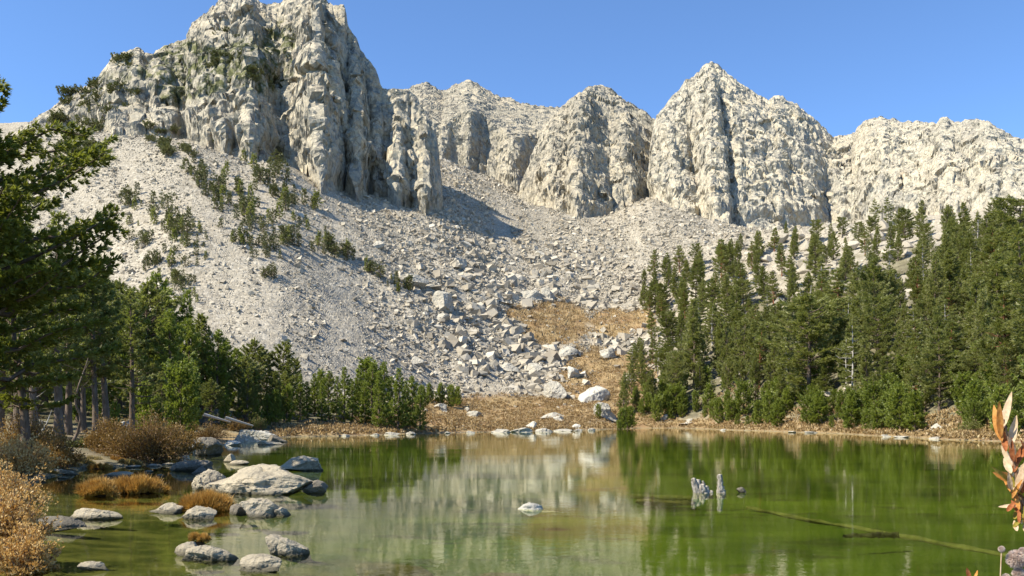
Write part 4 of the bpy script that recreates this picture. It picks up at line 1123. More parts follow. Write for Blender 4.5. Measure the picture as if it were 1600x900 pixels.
# ------------------------------------------------------------------ pines
FAR = [tree_proto('mountain_pine', m, bk, 300 + i, h=14, width=w_ * 1.08, base=bs * 0.6, nb=int(nb * 1.15), tuft=0.50, tw=0.085, k=8, per=12, droop=dr, rise=ri, ragged=0.55, prof=pf, trunk_r=0.24, bend=bd, gaps=gp, bare=0.15, whorl=wh_, side=0.5 if wh_ else 0.35, flat=0.4 if wh_ else 1.0)
       for i, (m, bk, w_, bs, nb, dr, ri, pf, bd, gp, wh_) in enumerate([
           ('pine', 'bark', 4.8, 0.12, 110, 0.1, 0.5, 'cone', 0.01, 0.12, 0), ('pine', 'bark_red', 6.0, 0.2, 100, 0.15, 0.35, 'x', 0.02, 0.2, 15),
           ('pine', 'bark', 5.6, 0.1, 120, 0.1, 0.4, 'cone', 0.01, 0.12, 18), ('pine', 'bark', 6.4, 0.24, 95, 0.1, 0.4, 'round', 0.03, 0.2, 12),
           ('pine', 'bark_pale', 5.0, 0.15, 80, 0.2, 0.3, 'column', 0.02, 0.35, 13), ('pine', 'bark', 4.0, 0.08, 105, 0.0, 0.9, 'column', 0.015, 0.15, 0), ('pine', 'bark', 5.4, 0.1, 110, 0.1, 0.5, 'x', 0.02, 0.2, 0),
           ('pine', 'bark', 6.8, 0.16, 110, 0.12, 0.3, 'column', 0.02, 0.22, 14)])]
YNG = [tree_proto('young_pine', 'pine_young', 'bark', 340 + i, h=5, width=w_ * 1.2, base=0.02, nb=75, tuft=0.32, tw=0.10, k=7, per=9, droop=0.0, rise=0.9, ragged=0.5, prof=pf, trunk_r=0.08, gaps=0.05, bend=0.02)
       for i, (w_, pf) in enumerate([(2.5, 'cone'), (2.9, 'round'), (2.0, 'column'), (2.6, 'x')])]
MID = [tree_proto('lodgepole_pine', 'pine_young' if i in (1, 4) else 'pine', 'bark', 360 + i, h=12, width=w_ * 1.08, base=bs * 0.6, nb=int(nb * 1.1), tuft=0.34, tw=0.085, k=8, per=10, whorl=(0, 0, 14, 15, 0)[i], droop=0.08, rise=0.6, ragged=0.5, prof=pf, trunk_r=0.2, bend=bd, gaps=0.12, bare=0.2)
       for i, (w_, bs, nb, pf, bd) in enumerate([(4.6, 0.12, 115, 'x', 0.015), (4.0, 0.05, 115, 'cone', 0.01), (5.2, 0.2, 100, 'x', 0.03), (4.2, 0.3, 100, 'column', 0.02), (3.4, 0.04, 110, 'column', 0.02)])]
GRV = [tree_proto('lodgepole_pine', 'pine', 'bark', 380 + i, h=13, width=w_ * 0.9, base=bs * 0.8, nb=105, tuft=0.26, tw=0.06, k=10, per=9, droop=0.15, rise=0.45, ragged=0.6, prof='x', trunk_r=0.24, bend=0.02, gaps=0.2, bare=0.2, whorl=0, flat=1.0)
       for i, (w_, bs) in enumerate([(5.6, 0.35), (5.0, 0.28), (5.2, 0.4)])]
DWF = [tree_proto('dwarf_pine', 'scrub' if i < 3 else 'pine', 'bark', 400 + i, h=3, width=w_, base=0.02, nb=34, tuft=0.42, tw=0.15, k=5, per=4, droop=0.0, rise=0.9, ragged=0.5, prof=pf, trunk_r=0.07, gaps=0.08, bend=0.04)
       for i, (w_, pf) in enumerate([(1.5, 'column'), (2.2, 'round'), (1.7, 'x'), (1.5, 'cone')])]
SHB = [tree_proto('mountain_shrub', 'scrub', 'bark', 420 + i, h=2, width=4.4, base=0.02, nb=44, tuft=0.5, tw=0.2, k=5, per=5, droop=0.0, rise=0.4, ragged=0.6, prof='round', trunk_r=0.07, gaps=0.1) for i in range(2)]

def tree_by_top(protos, X, d, topY, k=None, rz=None, h0=12.0, wide=1.0, lean=0.0, seed=0):
    r = random.Random(int(X * 7 + d * 13 + seed))
    z = float(gz_at((X - 800) / F * d, d)[0][0])
    h = (HY - topY) / F * d + CH - z
    p = protos[r.randrange(len(protos)) if k is None else k]
    return plant_tree(p, ((X - 800) / F * d, d, z - 0.1), h / h0, r.uniform(0, 6.28) if rz is None else rz, wide * (12.0 / h0) ** 0, lean)

# left shore wood
LEFT = [(-60, 88, 380), (-25, 75, 400), (18, 95, 420), (45, 84, 440), (70, 98, 400), (98, 90, 430), (122, 80, 470), (140, 100, 410), (165, 95, 425), (186, 104, 436), (206, 92, 470), (232, 100, 438), (250, 112, 428),
        (268, 94, 486), (290, 112, 455), (298, 98, 500), (318, 104, 492), (338, 100, 516), (352, 112, 530), (372, 108, 545), (398, 112, 528), (416, 118, 548), (440, 114, 534), (456, 122, 560), (430, 106, 580), (385, 100, 575),
        (218, 80, 560), (150, 84, 540), (60, 76, 560), (330, 92, 590), (20, 70, 520), (255, 86, 580)]
_r = random.Random(4)
LEFT += [(_r.uniform(-80, 445), _r.uniform(100, 150), 0) for _ in range(34)]
LEFT = [(X, d, t if t else np.interp(X, [-80, 180, 300, 450], [430, 460, 530, 590]) + _r.uniform(-10, 50)) for X, d, t in LEFT]
for i, (X, d, t) in enumerate(LEFT):
    o = tree_by_top(MID, X, d, t, wide=1.05)
    tag(o, None, 'pine', 'pines of the wood behind the left shore'); in_line('pine in the wood behind the left shore, {} from the left', X, o, '')
rowx = [468, 480, 492, 503, 514, 526, 538, 550, 560, 571, 582, 592, 601, 611, 622, 633, 645, 656]
tops = [584, 596, 584, 600, 580, 588, 574, 592, 584, 598, 568, 582, 566, 588, 576, 596, 588, 602]
for i, (X, t) in enumerate(zip(rowx, tops)):
    o = tree_by_top(MID, X, 112 + (i * 37 % 11) + i * 0.35, t, k=(1, 4, 1)[i % 3], wide=1.15, seed=3)
    tag(o, None, 'pine', 'close row of green pines on the far left shore'); in_line('green pine in the close row on the far left shore, {} from the left', X, o, '')
for i, (X, d, t) in enumerate([(570, 140, 565), (585, 150, 572), (500, 140, 580), (672, 190, 600), (688, 192, 600), (706, 192, 603), (716, 196, 606), (660, 180, 604)]):
    o = tree_by_top(YNG, X, d, t, h0=5.0, wide=1.0)
    tag(o, None, 'young pine', 'young pines at the foot of the talus'); in_line('young pine at the foot of the talus, {} from the left', X, o, '')
# near grove on the left bank with bare lower trunks
GROVE = [(28, 56, 330, 0.04), (52, 50, 380, -0.03), (92, 55, 330, 0.0), (106, 60, 390, 0.02), (150, 60, 420, 0.0), (168, 63, 400, 0.03), (206, 70, 450, 0.0), (-30, 52, 300, 0.0), (0, 62, 340, 0.02), (130, 66, 440, -0.02), ]
for i, (X, d, t, ln) in enumerate(GROVE):
    o = tree_by_top(GRV, X, d, t, h0=13.0, wide=1.0, lean=ln)
    tag(o, None, 'pine', 'dark pines of the near grove on the left bank'); in_line('dark pine with a bare lower trunk in the near left grove, {} from the left', X, o, '')
for i, (X, d, t) in enumerate([(282, 76, 590), (298, 80, 612), (245, 72, 622), (180, 66, 630), (418, 104, 618), (402, 102, 626), (432, 105, 612), (448, 108, 604), (350, 96, 620), (226, 74, 600)]):
    o = tree_by_top(YNG, X, d, t, h0=5.0, wide=0.8)
    tag(o, None, 'young pine', 'young pines along the left bank'); in_line('young green pine along the left bank, {} from the left', X, o, '')
# the big tree at the left edge: two leaning trunks, clumps of dark needles, bare twigs
bigt = tree_proto('foxtail_pine', 'pine_dark', 'bark', 451, h=11.2, width=9.2, base=0.2, nb=170, tuft=0.2, tw=0.05, k=14, per=11, droop=0.1, rise=0.35, ragged=0.85, prof='round', trunk_r=0.34, bend=0.05, gaps=0.12, bare=0.0, whorl=0, flat=1.2, side=0.4)
o = plant_tree(bigt, ((-45 - 800) / F * 29, 29, 0.4), 1.0, 0.4)
tag(o, 'biggest dark pine, cut off by the left edge, bare twigs reaching right over the wood', 'pine')
bigt2 = tree_proto('foxtail_pine', 'pine_dark', 'bark', 457, h=8.2, width=6.0, base=0.25, nb=75, tuft=0.19, tw=0.05, k=12, per=9, droop=0.1, rise=0.35, ragged=0.75, prof='round', trunk_r=0.24, bend=0.06, gaps=0.12, bare=0.0, whorl=7, flat=0.7, side=0.4)
o = plant_tree(bigt2, ((40 - 800) / F * 34, 34, 0.5), 0.85, 1.0, 0.9, 0.06)
tag(o, 'smaller dark pine leaning out right of the biggest one at the left edge', 'pine')
# snags and bare stems on the left bank
def snag(name, pix, d, r0, lab, mat='bark_pale', cat='dead tree', twigs=6, seed=0):
    rs = np.random.default_rng(seed); mb = MB()
    pts = np.array([((X - 800) / F * d, d + 0.4 * math.sin(i * 1.3), CH + (HY - Y) / F * d) for i, (X, Y) in enumerate(pix)])
    tt = np.linspace(0, 1, len(pts)); t2 = np.linspace(0, 1, 20)
    pp = np.stack([np.interp(t2, tt, pts[:, a]) for a in range(3)], 1)
    V, Q = tube(pp, r0 * (1 - 0.85 * t2), 8); 
    base = pp[0].copy(); mb.add(V - base, Q)
    for k in range(twigs):
        u = rs.uniform(0.3, 0.95); o_ = np.array([np.interp(u, t2, pp[:, a]) for a in range(3)]) - base
        dv = rs.normal(size=3); dv[2] = abs(dv[2]) * 0.5; dv /= np.linalg.norm(dv)
        q = o_ + dv * np.linspace(0, rs.uniform(0.4, 1.3), 4)[:, None] + np.array([0, 0, 0.1]) * np.linspace(0, 1, 4)[:, None] ** 2
        V, Q = tube(q, 0.02 * np.linspace(1, 0.3, 4), 4); mb.add(V, Q)
    return tag(obj(name, mb.mesh(name, M[mat], True), None, base), lab, cat)
snag('dead_tree', [(109, 700), (116, 675), (124, 652), (121, 630), (127, 605), (134, 568), (136, 545)], 46, 0.09, 'thin crooked bare stem bending up from the left bank', 'bark', seed=1)
snag('dead_tree', [(44, 690), (50, 650), (52, 600), (56, 560)], 50, 0.09, 'straight thin pale bare stem among the dark trunks of the left grove', seed=2)
snag('dead_tree', [(52, 692), (66, 664), (78, 640)], 45, 0.06, 'short pale pole leaning right beside the straight bare stem', seed=3, twigs=2)
snag('dead_tree', [(1520, 640), (1524, 600), (1521, 560), (1528, 500)], 108, 0.16, 'pale bare dead trunk standing among the pines near the right edge', seed=4)
snag('dead_tree', [(1268, 520), (1266, 480), (1268, 445)], 215, 0.28, 'bleached dead tree with short branches in the middle of the right forest', seed=5, twigs=14)
snag('dead_tree', [(1122, 520), (1124, 500), (1122, 484)], 232, 0.22, 'small bleached dead tree in the left part of the right forest', seed=6, twigs=10)
for i, (a, b, lab) in enumerate([((318, 650), (352, 662), 'pale fallen trunk among dark rocks behind the left point'), ((352, 655), (388, 668), 'second fallen trunk, nearer the left point, bleached'), ((20, 712), (70, 716), 'dark fallen log on the left bank')]):
    d = 84 if i < 2 else 42
    p = [np.array([(q[0] - 800) / F * d, d + 1.5 * j, CH + (HY - q[1]) / F * d + 0.15]) for j, q in enumerate((a, b))]
    t = np.linspace(0, 1, 8)[:, None]
    V, Q = tube(p[0] * (1 - t) + p[1] * t, 0.16 - 0.08 * t[:, 0], 8)
    tag(obj('fallen_trunk', make_mesh('fallen_trunk', V, [Q], M['bark_pale' if i < 2 else 'bark'], True)), lab, 'fallen trunk')
for i, (X, base, wpx, top, mt, lab) in enumerate([(212, 664, 70, 652, 'rock_white', 'pale flat outcrop behind the brown willows of the left bank'), (88, 706, 40, 696, 'rock_white', 'pale bare rock beside the crooked bare stem'),
                                           (335, 662, 60, 640, 'rock_dark', 'dark jumbled rock under the pines behind the left point'), (40, 668, 40, 652, 'rock', 'grey rock between the trunks of the left grove')]):
    boulder('boulder', X, base + 4, wpx, top, mt, 1300 + i, lab, 'boulder', None, 0.8, 8, 0.2, 0.08, 0.02, 4, 0.3, 0, 0.3, onland=True)

# right forest
rr = random.Random(21)
pts = []
BIG = [(1262, 143, 470, 3, 1.3), (1432, 120, 500, 1, 1.1), (1340, 150, 462, 2, 1.1), (1395, 150, 480, 0, 1.0), (1180, 175, 500, 2, 1.1), (1085, 205, 470, 0, 1.0), (1520, 118, 440, 6, 1.1), (1560, 120, 400, 0, 1.15), (1590, 118, 360, 6, 1.2), (1600, 150, 310, 3, 1.2), (1480, 140, 440, 1, 1.0), (1230, 165, 520, 6, 1.0), (1300, 165, 470, 0, 1.0)]
for X, d, t, k, wd in BIG:
    o = tree_by_top(FAR, X, d, t, k=k, h0=14.0, wide=wd, seed=5)
    pts.append(((X - 800) / F * d, d))
    tag(o, None, 'pine', 'tall pines in the front of the right forest'); in_line('tall pine at the front of the right forest, {} from the left', X, o, '')
cnt = 0; tries = 0
while cnt < 300 and tries < 20000:
    tries += 1
    X = rr.uniform(945, 1632); Y = 654 - (654 - 352) * rr.random() ** 1.15
    # edge of the wood against the talus
    edge = np.interp(Y, [380, 400, 440, 480, 560, 600, 654], [1190, 1080, 975, 1000, 985, 985, 975])
    if X < edge + rr.uniform(-8, 18): continue
    if Y < 480 and rr.random() < 0.5: continue
    if 352 < Y < 450 and 1180 < X < 1345 and rr.random() < 0.45: continue
    h = hit(X, Y)
    if h is None or h[1] > 405: continue
    x, y, z = h
    sp = 3.2 if y < 200 else 4.2
    if any((x - a) ** 2 + (y - b) ** 2 < sp * sp for a, b in pts): continue
    sd0 = float(shore_d(np.array([x]), np.array([y]))[0])
    if sd0 < 8: continue
    pts.append((x, y)); cnt += 1
    hh = rr.choice([rr.uniform(6, 9), rr.uniform(8, 12), rr.uniform(9, 14)]) * (0.8 if Y < 430 else 1.0) * (0.75 if X < 1020 else 1)
    k = rr.randrange(8)
    o = plant_tree(FAR[k], (x, y, z - 0.2), hh / 14.0, rr.uniform(0, 6.28), rr.uniform(0.8, 1.2), rr.uniform(-0.03, 0.03))
    band = ('the lowest rows' if Y > 600 else 'the lower slope' if Y > 545 else 'the middle slope' if Y > 490 else 'the upper slope' if Y > 430 else 'the top rows')
    tag(o, None, 'pine', 'pines on %s of the right forest' % band)
    in_line('pine on %s of the right forest, {} from the left' % band, X, o, '')
cnt = 0
xs = []
while cnt < 120:
    X = rr.uniform(962, 1640)
    d0 = np.interp(X, [962, 1000, 1060, 1120, 1200, 1300, 1370, 1450, 1530, 1640], [150, 186, 186, 165, 140, 119, 104, 90, 82, 66])
    d = d0 + 4 + 22 * rr.random() ** 1.6
    x = (X - 800) / F * d
    if any((x - a) ** 2 + (d - b) ** 2 < 2.2 for a, b in xs): continue
    if 1440 < X < 1500 and d < d0 + 14: continue
    xs.append((x, d)); cnt += 1
    z = float(gz_at(x, d)[0][0]); hh = rr.uniform(1.8, 5.5)
    if 962 < X < 1020: hh = min(hh, 4)
    o = plant_tree(YNG[rr.randrange(4)], (x, d, z - 0.1), hh / 5.0, rr.uniform(0, 6.28), rr.uniform(0.9, 1.2))
    tag(o, None, 'young pine', 'young pines along the right shore'); in_line('young green pine along the right shore, {} from the left', X, o, '')
z = float(gz_at((936 - 800) / F * 196, 196)[0][0])
o = tree_by_top(YNG, 936, 186, 632, k=2, h0=5.0, wide=0.9); tag(o, 'small dark column shaped pine alone before the pale humped boulder', 'young pine')

# dwarf pines on the scree
cl = [((300, 262), (318, 295), 9, 6, (14, 26)), ((310, 290), (350, 335), 9, 7, (14, 24)), ((345, 285), (395, 350), 13, 16, (12, 26)), ((400, 285), (485, 330), 14, 22, (12, 26)), ((365, 345), (490, 370), 16, 16, (14, 24)), ((355, 370), (440, 395), 12, 12, (12, 20)),
      ((440, 380), (470, 392), 8, 5, (10, 18)), ((492, 378), (530, 405), 8, 9, (16, 28)), ((535, 400), (560, 412), 3, 3, (14, 20)), ((570, 425), (640, 458), 4, 10, (10, 24)), ((205, 310), (290, 365), 14, 14, (12, 24)), ((255, 345), (310, 395), 12, 12, (12, 22)),
      ((225, 400), (290, 440), 10, 12, (12, 24)), ((270, 430), (310, 470), 8, 8, (14, 22)), ((395, 400), (430, 430), 8, 5, (10, 16)), ((200, 330), (230, 400), 10, 8, (10, 20)), ((300, 350), (340, 420), 8, 6, (8, 14))]
rr = random.Random(77)
for a, b, j, n, (h0, h1) in cl:
    h0 *= 0.8; h1 *= 0.95; j *= 1.15
    for i in range(int(n * 1.5)):
        t = rr.random()
        X = a[0] + (b[0] - a[0]) * t + rr.gauss(0, j * 0.7); Y = a[1] + (b[1] - a[1]) * t + rr.gauss(0, j * 0.8)
        h = hit(X, Y)
        if h is None or h[1] > 420: continue
        x, y, z = h
        hm = rr.uniform(h0, h1) / F * y
        k = rr.choice([0, 0, 1, 2, 2, 3])
        o = plant_tree(DWF[k], (x, y, z - 0.15), hm / 3.0, rr.uniform(0, 6.28), rr.uniform(0.8, 1.3) * (1.3 if k == 1 else 1))
        reg = 'right of the bare grey chute' if X > 335 else 'left of the bare grey chute'
        if X > 488: reg = 'running down towards the rounded outcrop'
        tag(o, None, 'dwarf pine', 'dwarf pines on the scree'); in_line('dwarf pine on the scree, %s, {} from the left' % reg, X, o, '')
for a, b, n, (w0, w1), reg in [((325, 55), (470, 118), 46, (7, 18), 'under the summit of the left peak'), ((392, 118), (450, 155), 12, (10, 18), 'in the gullies of the left peak'), ((105, 135), (215, 185), 26, (12, 26), 'on the left shoulder'), ((88, 195), (165, 265), 22, (14, 30), 'on the slope below the left shoulder'),
                          ((180, 90), (225, 125), 8, (12, 20), 'on the left knoll'), ((225, 195), (300, 248), 14, (12, 26), 'around the dark outcrop'), ((330, 215), (460, 262), 10, (8, 14), 'at the foot of the left cliffs')]:
    for i in range(n):
        X = rr.uniform(a[0], b[0]); Y = rr.uniform(a[1], b[1])
        h = hit(X, Y)
        if h is None: continue
        x, y, z = h
        wm = rr.uniform(w0, w1) / F * y
        o = plant_tree(SHB[rr.randrange(2)], (x, y - 0.3, z - 0.1), wm / 4.4, rr.uniform(0, 6.28), 1.0)
        tag(o, None, 'shrub', 'low green shrubs ' + reg); in_line('low green shrub %s, {} from the left' % reg, X, o, '')

# ------------------------------------------------------------------ willows and sedge on the banks
def bush(name, w, h, mat, leaf, nst, seed, loc, lab, per=40, lw=0.33, cat='willow bush', group=None, leafk=3, flat=0.8):
    rs = np.random.default_rng(seed); mb = MB(); P0 = []; D0 = []
    for i in range(nst):
        az = rs.uniform(0, 6.283); rr_ = rs.uniform(0, 1) ** 0.6
        b0 = np.array([math.cos(az), math.sin(az) * flat, 0]) * rr_ * w * 0.22
        top = np.array([math.cos(az) * w * 0.5 * rr_ , math.sin(az) * w * 0.5 * rr_ * flat, h * (1 - 0.5 * rr_ ** 2) * rs.uniform(0.4, 1.15)])
        top += rs.normal(size=3) * 0.08 * w
        t = np.linspace(0, 1, 5)[:, None]
        p = b0 * (1 - t) + top * t + np.array([0, 0, 0.12 * h]) * np.sin(t * 3.14)
        p += rs.normal(size=p.shape) * 0.012 * w
        V, Q = tube(p, 0.014 * h * (1 - 0.75 * t[:, 0]) + 0.002, 4); mb.add(V, Q)
        m = per; q = rs.uniform(0.25, 1.0, m)
        bx = np.stack([np.interp(q, t[:, 0], p[:, a]) for a in range(3)], 1) + rs.normal(size=(m, 3)) * 0.055 * w * np.array([1, flat, 0.8])
        P0.append(bx); dd = rs.normal(size=(m, 3)) * 0.6 + (top - b0) / np.linalg.norm(top - b0); D0.append(dd / np.linalg.norm(dd, axis=1)[:, None])
    P0 = np.concatenate(P0); D0 = np.concatenate(D0)
    P0[:, 2] = np.maximum(P0[:, 2], 0.02)
    V, Q, ti = blades(P0, D0, leaf, leaf * lw, rs, 0.2, 0.6, leafk)
    e = bpy.data.objects.new(name, None); C.objects.link(e); e.location = loc
    obj('stems', mb.mesh(name + '_stems', M['twig'], True), e)
    obj('foliage', make_mesh(name + '_foliage', V, [Q], M[mat], True, dict(tint=ti)), e)
    return tag(e, lab, cat, group)
def bush_px(X, base, wpx, top, mat, leaf, seed, lab, nst=60, per=50, d=None, **kw):
    if d is None:
        x, y, z = hit(X, base)
    else:
        y = d; x = (X - 800) / F * y; z = float(gz_at(x, y)[0][0])
    w_ = wpx / F * y; h = max(0.25, CH + (HY - top) / F * y - z)
    return bush('willow_bush', w_, h, mat, leaf, nst, seed, (x, y + w_ * 0.25, z - 0.03), lab, per, **kw)
bush_px(212, 716, 138, 662, 'willow', 0.09, 1, 'widest brown willow bush on the left bank above the flat stones', 170, 75, d=38.5)
bush_px(160, 716, 66, 662, 'willow', 0.10, 2, 'reddish brown willow bush just right of the crooked bare stem', 100, 60, d=40.5)
bush_px(272, 708, 66, 668, 'willow', 0.11, 3, 'brown willow bush left of the dark blocky boulder', 90, 65, d=44)
bush_px(320, 690, 60, 664, 'willow', 0.11, 4, 'dull brown willow bush behind the dark blocky boulder', 60, 40, d=74)
bush_px(120, 716, 42, 690, 'willow_green', 0.09, 5, 'small green bush at the foot of the crooked bare stem', 50, 50, d=43)
bush_px(26, 730, 120, 652, 'willow', 0.09, 6, 'tall brown willow bush at the left edge under the dark pines', 90, 60, d=34)
bush_px(78, 742, 84, 692, 'willow', 0.09, 7, 'brown willow bush right of the golden one on the left bank', 70, 60, d=33)
bush_px(16, 752, 96, 690, 'willow_gold', 0.08, 8, 'golden willow bush at the left edge above the flat grey rock', 80, 70, d=27)
bush_px(-6, 800, 120, 740, 'willow_gold', 0.06, 9, 'small pale gold willow cut by the left edge', 70, 70, d=17.5)
bush_px(-8, 880, 130, 772, 'willow_gold', 0.055, 10, 'nearest big orange gold willow bush in the bottom left corner', 110, 70, d=12.2)
bush_px(26, 900, 96, 826, 'willow_gold', 0.05, 11, 'low golden willow spray reaching over the water in the bottom left corner', 70, 60, d=11.4)
bush_px(366, 668, 40, 652, 'willow', 0.12, 12, 'small tan willow bush behind the white slab', 40, 40, d=92)
bush_px(400, 668, 36, 650, 'willow_green', 0.12, 13, 'low grey green bush behind the white slab point', 40, 40, d=98)
bush_px(1010, 668, 30, 655, 'willow_green', 0.16, 14, 'low olive bush at the left start of the right shore', 30, 30, d=192)
bush_px(1528, 674, 46, 658, 'willow_green', 0.14, 15, 'grey green bush right of the pale boulder on the right shore', 40, 40, d=86)
bush_px(1575, 678, 50, 650, 'willow', 0.13, 16, 'tan dry bush on the right shore behind the nearest plant', 40, 40, d=82)
bush_px(1384, 670, 40, 657, 'willow_green', 0.14, 17, 'low green bush on the right shore left of the pale boulder', 40, 30, d=108)

def tussock(X, base, wpx, top, mat, seed, lab, d=None, z=None, n=2600, L=None, asp=0.6, group=None, wbl=0.02):
    if d is None: x, y = PW(X, base); zz = 0.0
    else: y = d; x = (X - 800) / F * y; zz = float(gz_at(x, y)[0][0])
    if z is not None: zz = z
    w_ = wpx / F * y; h = (base - top) / F * y
    rs = np.random.default_rng(seed)
    nc = max(6, n // 60)                                # a tussock is many small crowns of blades
    a = rs.uniform(0, 6.283, nc); r_ = np.sqrt(rs.uniform(0, 1, nc)) * (1 + 0.18 * np.sin(a * 3 + seed))
    hc = (0.75 + 0.25 * rs.uniform(-1, 1, nc)) * (1 - 0.45 * r_ ** 3)
    cc = np.stack([np.cos(a) * r_ * w_ * 0.46, np.sin(a) * r_ * w_ * 0.46 * asp, 0.22 * h * (1 - r_ ** 2) - 0.02], 1)
    lean = np.stack([np.cos(a) * r_ * 0.45, np.sin(a) * r_ * 0.45, np.ones(nc)], 1) + rs.normal(size=(nc, 3)) * 0.18
    Vs = []; Ts = []
    m = n // nc
    for i in range(nc):
        pp = cc[i] + rs.normal(size=(m, 3)) * np.array([0.025, 0.025, 0.0]) * w_
        dd = lean[i] + rs.normal(size=(m, 3)) * 0.22; dd /= np.linalg.norm(dd, axis=1)[:, None]
        V, Q, ti = blades(pp, dd, h * 0.85 * hc[i], wbl * y / 24, rs, 0.15, 0.28, 4)
        Vs.append(V); Ts.append(np.clip(ti * 0.7 + rs.uniform(0, 0.3), 0, 1))
    V = np.concatenate(Vs); ti = np.concatenate(Ts); Q = np.arange(len(V)).reshape(-1, 4)
    # long blades bow over at the tip
    V[2::4, 2] -= 0.12 * h * rs.uniform(0, 1, len(V) // 4)
    V[:, 2] = np.maximum(V[:, 2], -0.05)
    e = bpy.data.objects.new('sedge_tussock', None); C.objects.link(e); e.location = (x, y + w_ * 0.46 * asp, zz)
    th = np.linspace(0, 2 * math.pi, 25)[:-1]; rg = np.linspace(0, 1, 6)
    mv = np.array([(math.cos(t) * q * w_ * 0.45, math.sin(t) * q * w_ * 0.45 * asp, 0.24 * h * (1 - q ** 2) - 0.12 * q) for q in rg for t in th])
    mq = [(i * 24 + j, i * 24 + (j + 1) % 24, (i + 1) * 24 + (j + 1) % 24, (i + 1) * 24 + j) for i in range(5) for j in range(24)]
    mv += rs.normal(size=mv.shape) * 0.02 * h
    obj('root_mound', make_mesh('tussock_mound', mv, [mq], M['ground_dark'], True), e)
    obj('blades', make_mesh('tussock_blades', V, [Q], M[mat], True, dict(tint=ti)), e)
    return tag(e, lab, 'tussock', group)
M['ground_dark'] = mat_plain('peaty_soil', (0.05, 0.032, 0.015), (0.12, 0.07, 0.03), 12)
tussock(205, 772, 86, 740, 'sedge', 1, 'wide russet sedge tussock standing in the left shallows', n=5200)
tussock(146, 776, 58, 746, 'sedge', 2, 'darker sedge tussock joined to the left of the wide russet one', n=3600)
tussock(314, 800, 84, 767, 'sedge', 3, 'bright orange sedge tussock in front of the largest lake boulder', n=6000)
tussock(308, 856, 32, 838, 'sedge', 4, 'small brown grass tuft growing on the long low boulder', n=1500, z=0.10)
for i, (X, base, wpx, top, mt) in enumerate([(100, 728, 46, 712, 'sedge_pale'), (138, 728, 44, 712, 'sedge_pale'), (158, 724, 40, 708, 'sedge_pale'), (72, 738, 40, 722, 'sedge_pale'), (250, 714, 34, 702, 'sedge'), (228, 722, 30, 712, 'sedge'), (8, 760, 40, 744, 'sedge_pale'), (268, 716, 26, 706, 'sedge'), (118, 731, 50, 716, 'sedge_pale'), (176, 727, 44, 713, 'sedge'), (198, 728, 40, 715, 'sedge_pale'), (56, 744, 46, 728, 'sedge'), (150, 733, 40, 722, 'sedge')]):
    y0 = PW(X, base)[1]
    o = tussock(X, base, wpx, top, mt, 20 + i, None, n=1800, group='sedge tussocks on the left bank')
    in_line('sedge tussock on the edge of the left bank, {} from the left', X, o, '')

# dry grass and dwarf willow of the meadow and the far banks: nobody could count it
def meadow_cover():
    rs = np.random.default_rng(9)
    m = 80000
    X = rs.uniform(430, 1640, m); y = rs.uniform(75, 330, m)
    x = (X - 800) / F * y
    z, wh, s = H(X, y); RYp = rowpx(z, y)
    nn = fbm(X / 22, RYp / 10, None, 3, 400)
    def bl(cx, cy_, rx, ry): return np.sqrt(((X - cx) / rx) ** 2 + ((RYp - cy_) / ry) ** 2) + 0.28 * nn < 1.0
    k = np.zeros(m, bool)
    for a in ((800, 643, 175, 26), (650, 655, 90, 20), (945, 590, 84, 48), (866, 506, 60, 40), (808, 490, 20, 13), (957, 506, 40, 26), (1002, 500, 26, 18), (1000, 645, 60, 22), (945, 560, 45, 14)): k |= bl(*a)
    k |= (s < 9 + 3 * nn)
    k &= (s > 0.3) & (wh == 0)
    k &= fbm(x / 3.0, y / 3.0, None, 3, 55) > -0.3
    x, y, z, X, RYp = x[k], y[k], z[k], X[k], RYp[k]
    n = len(x); up = RYp < 560
    hgt = np.where(up, 0.75, 0.32)
    rep = 7
    P0 = np.stack([np.repeat(x, rep) + rs.normal(size=n * rep) * 0.35, np.repeat(y, rep) + rs.normal(size=n * rep) * 0.35, np.repeat(z, rep) + rs.uniform(0, 0.7, n * rep) * np.repeat(hgt, rep)], 1)
    D0 = rs.normal(size=P0.shape) * 0.5 + np.array([0, 0, 0.9]); D0 /= np.linalg.norm(D0, axis=1)[:, None]
    V, Q, ti = blades(P0, D0, 0.34, 0.17, rs, 0.1, 0.5, 2)
    me = make_mesh('meadow_grass', V, [Q], M['heath'], True, dict(tint=ti))
    tag(obj('meadow_grass', me), kind='stuff')
meadow_cover()

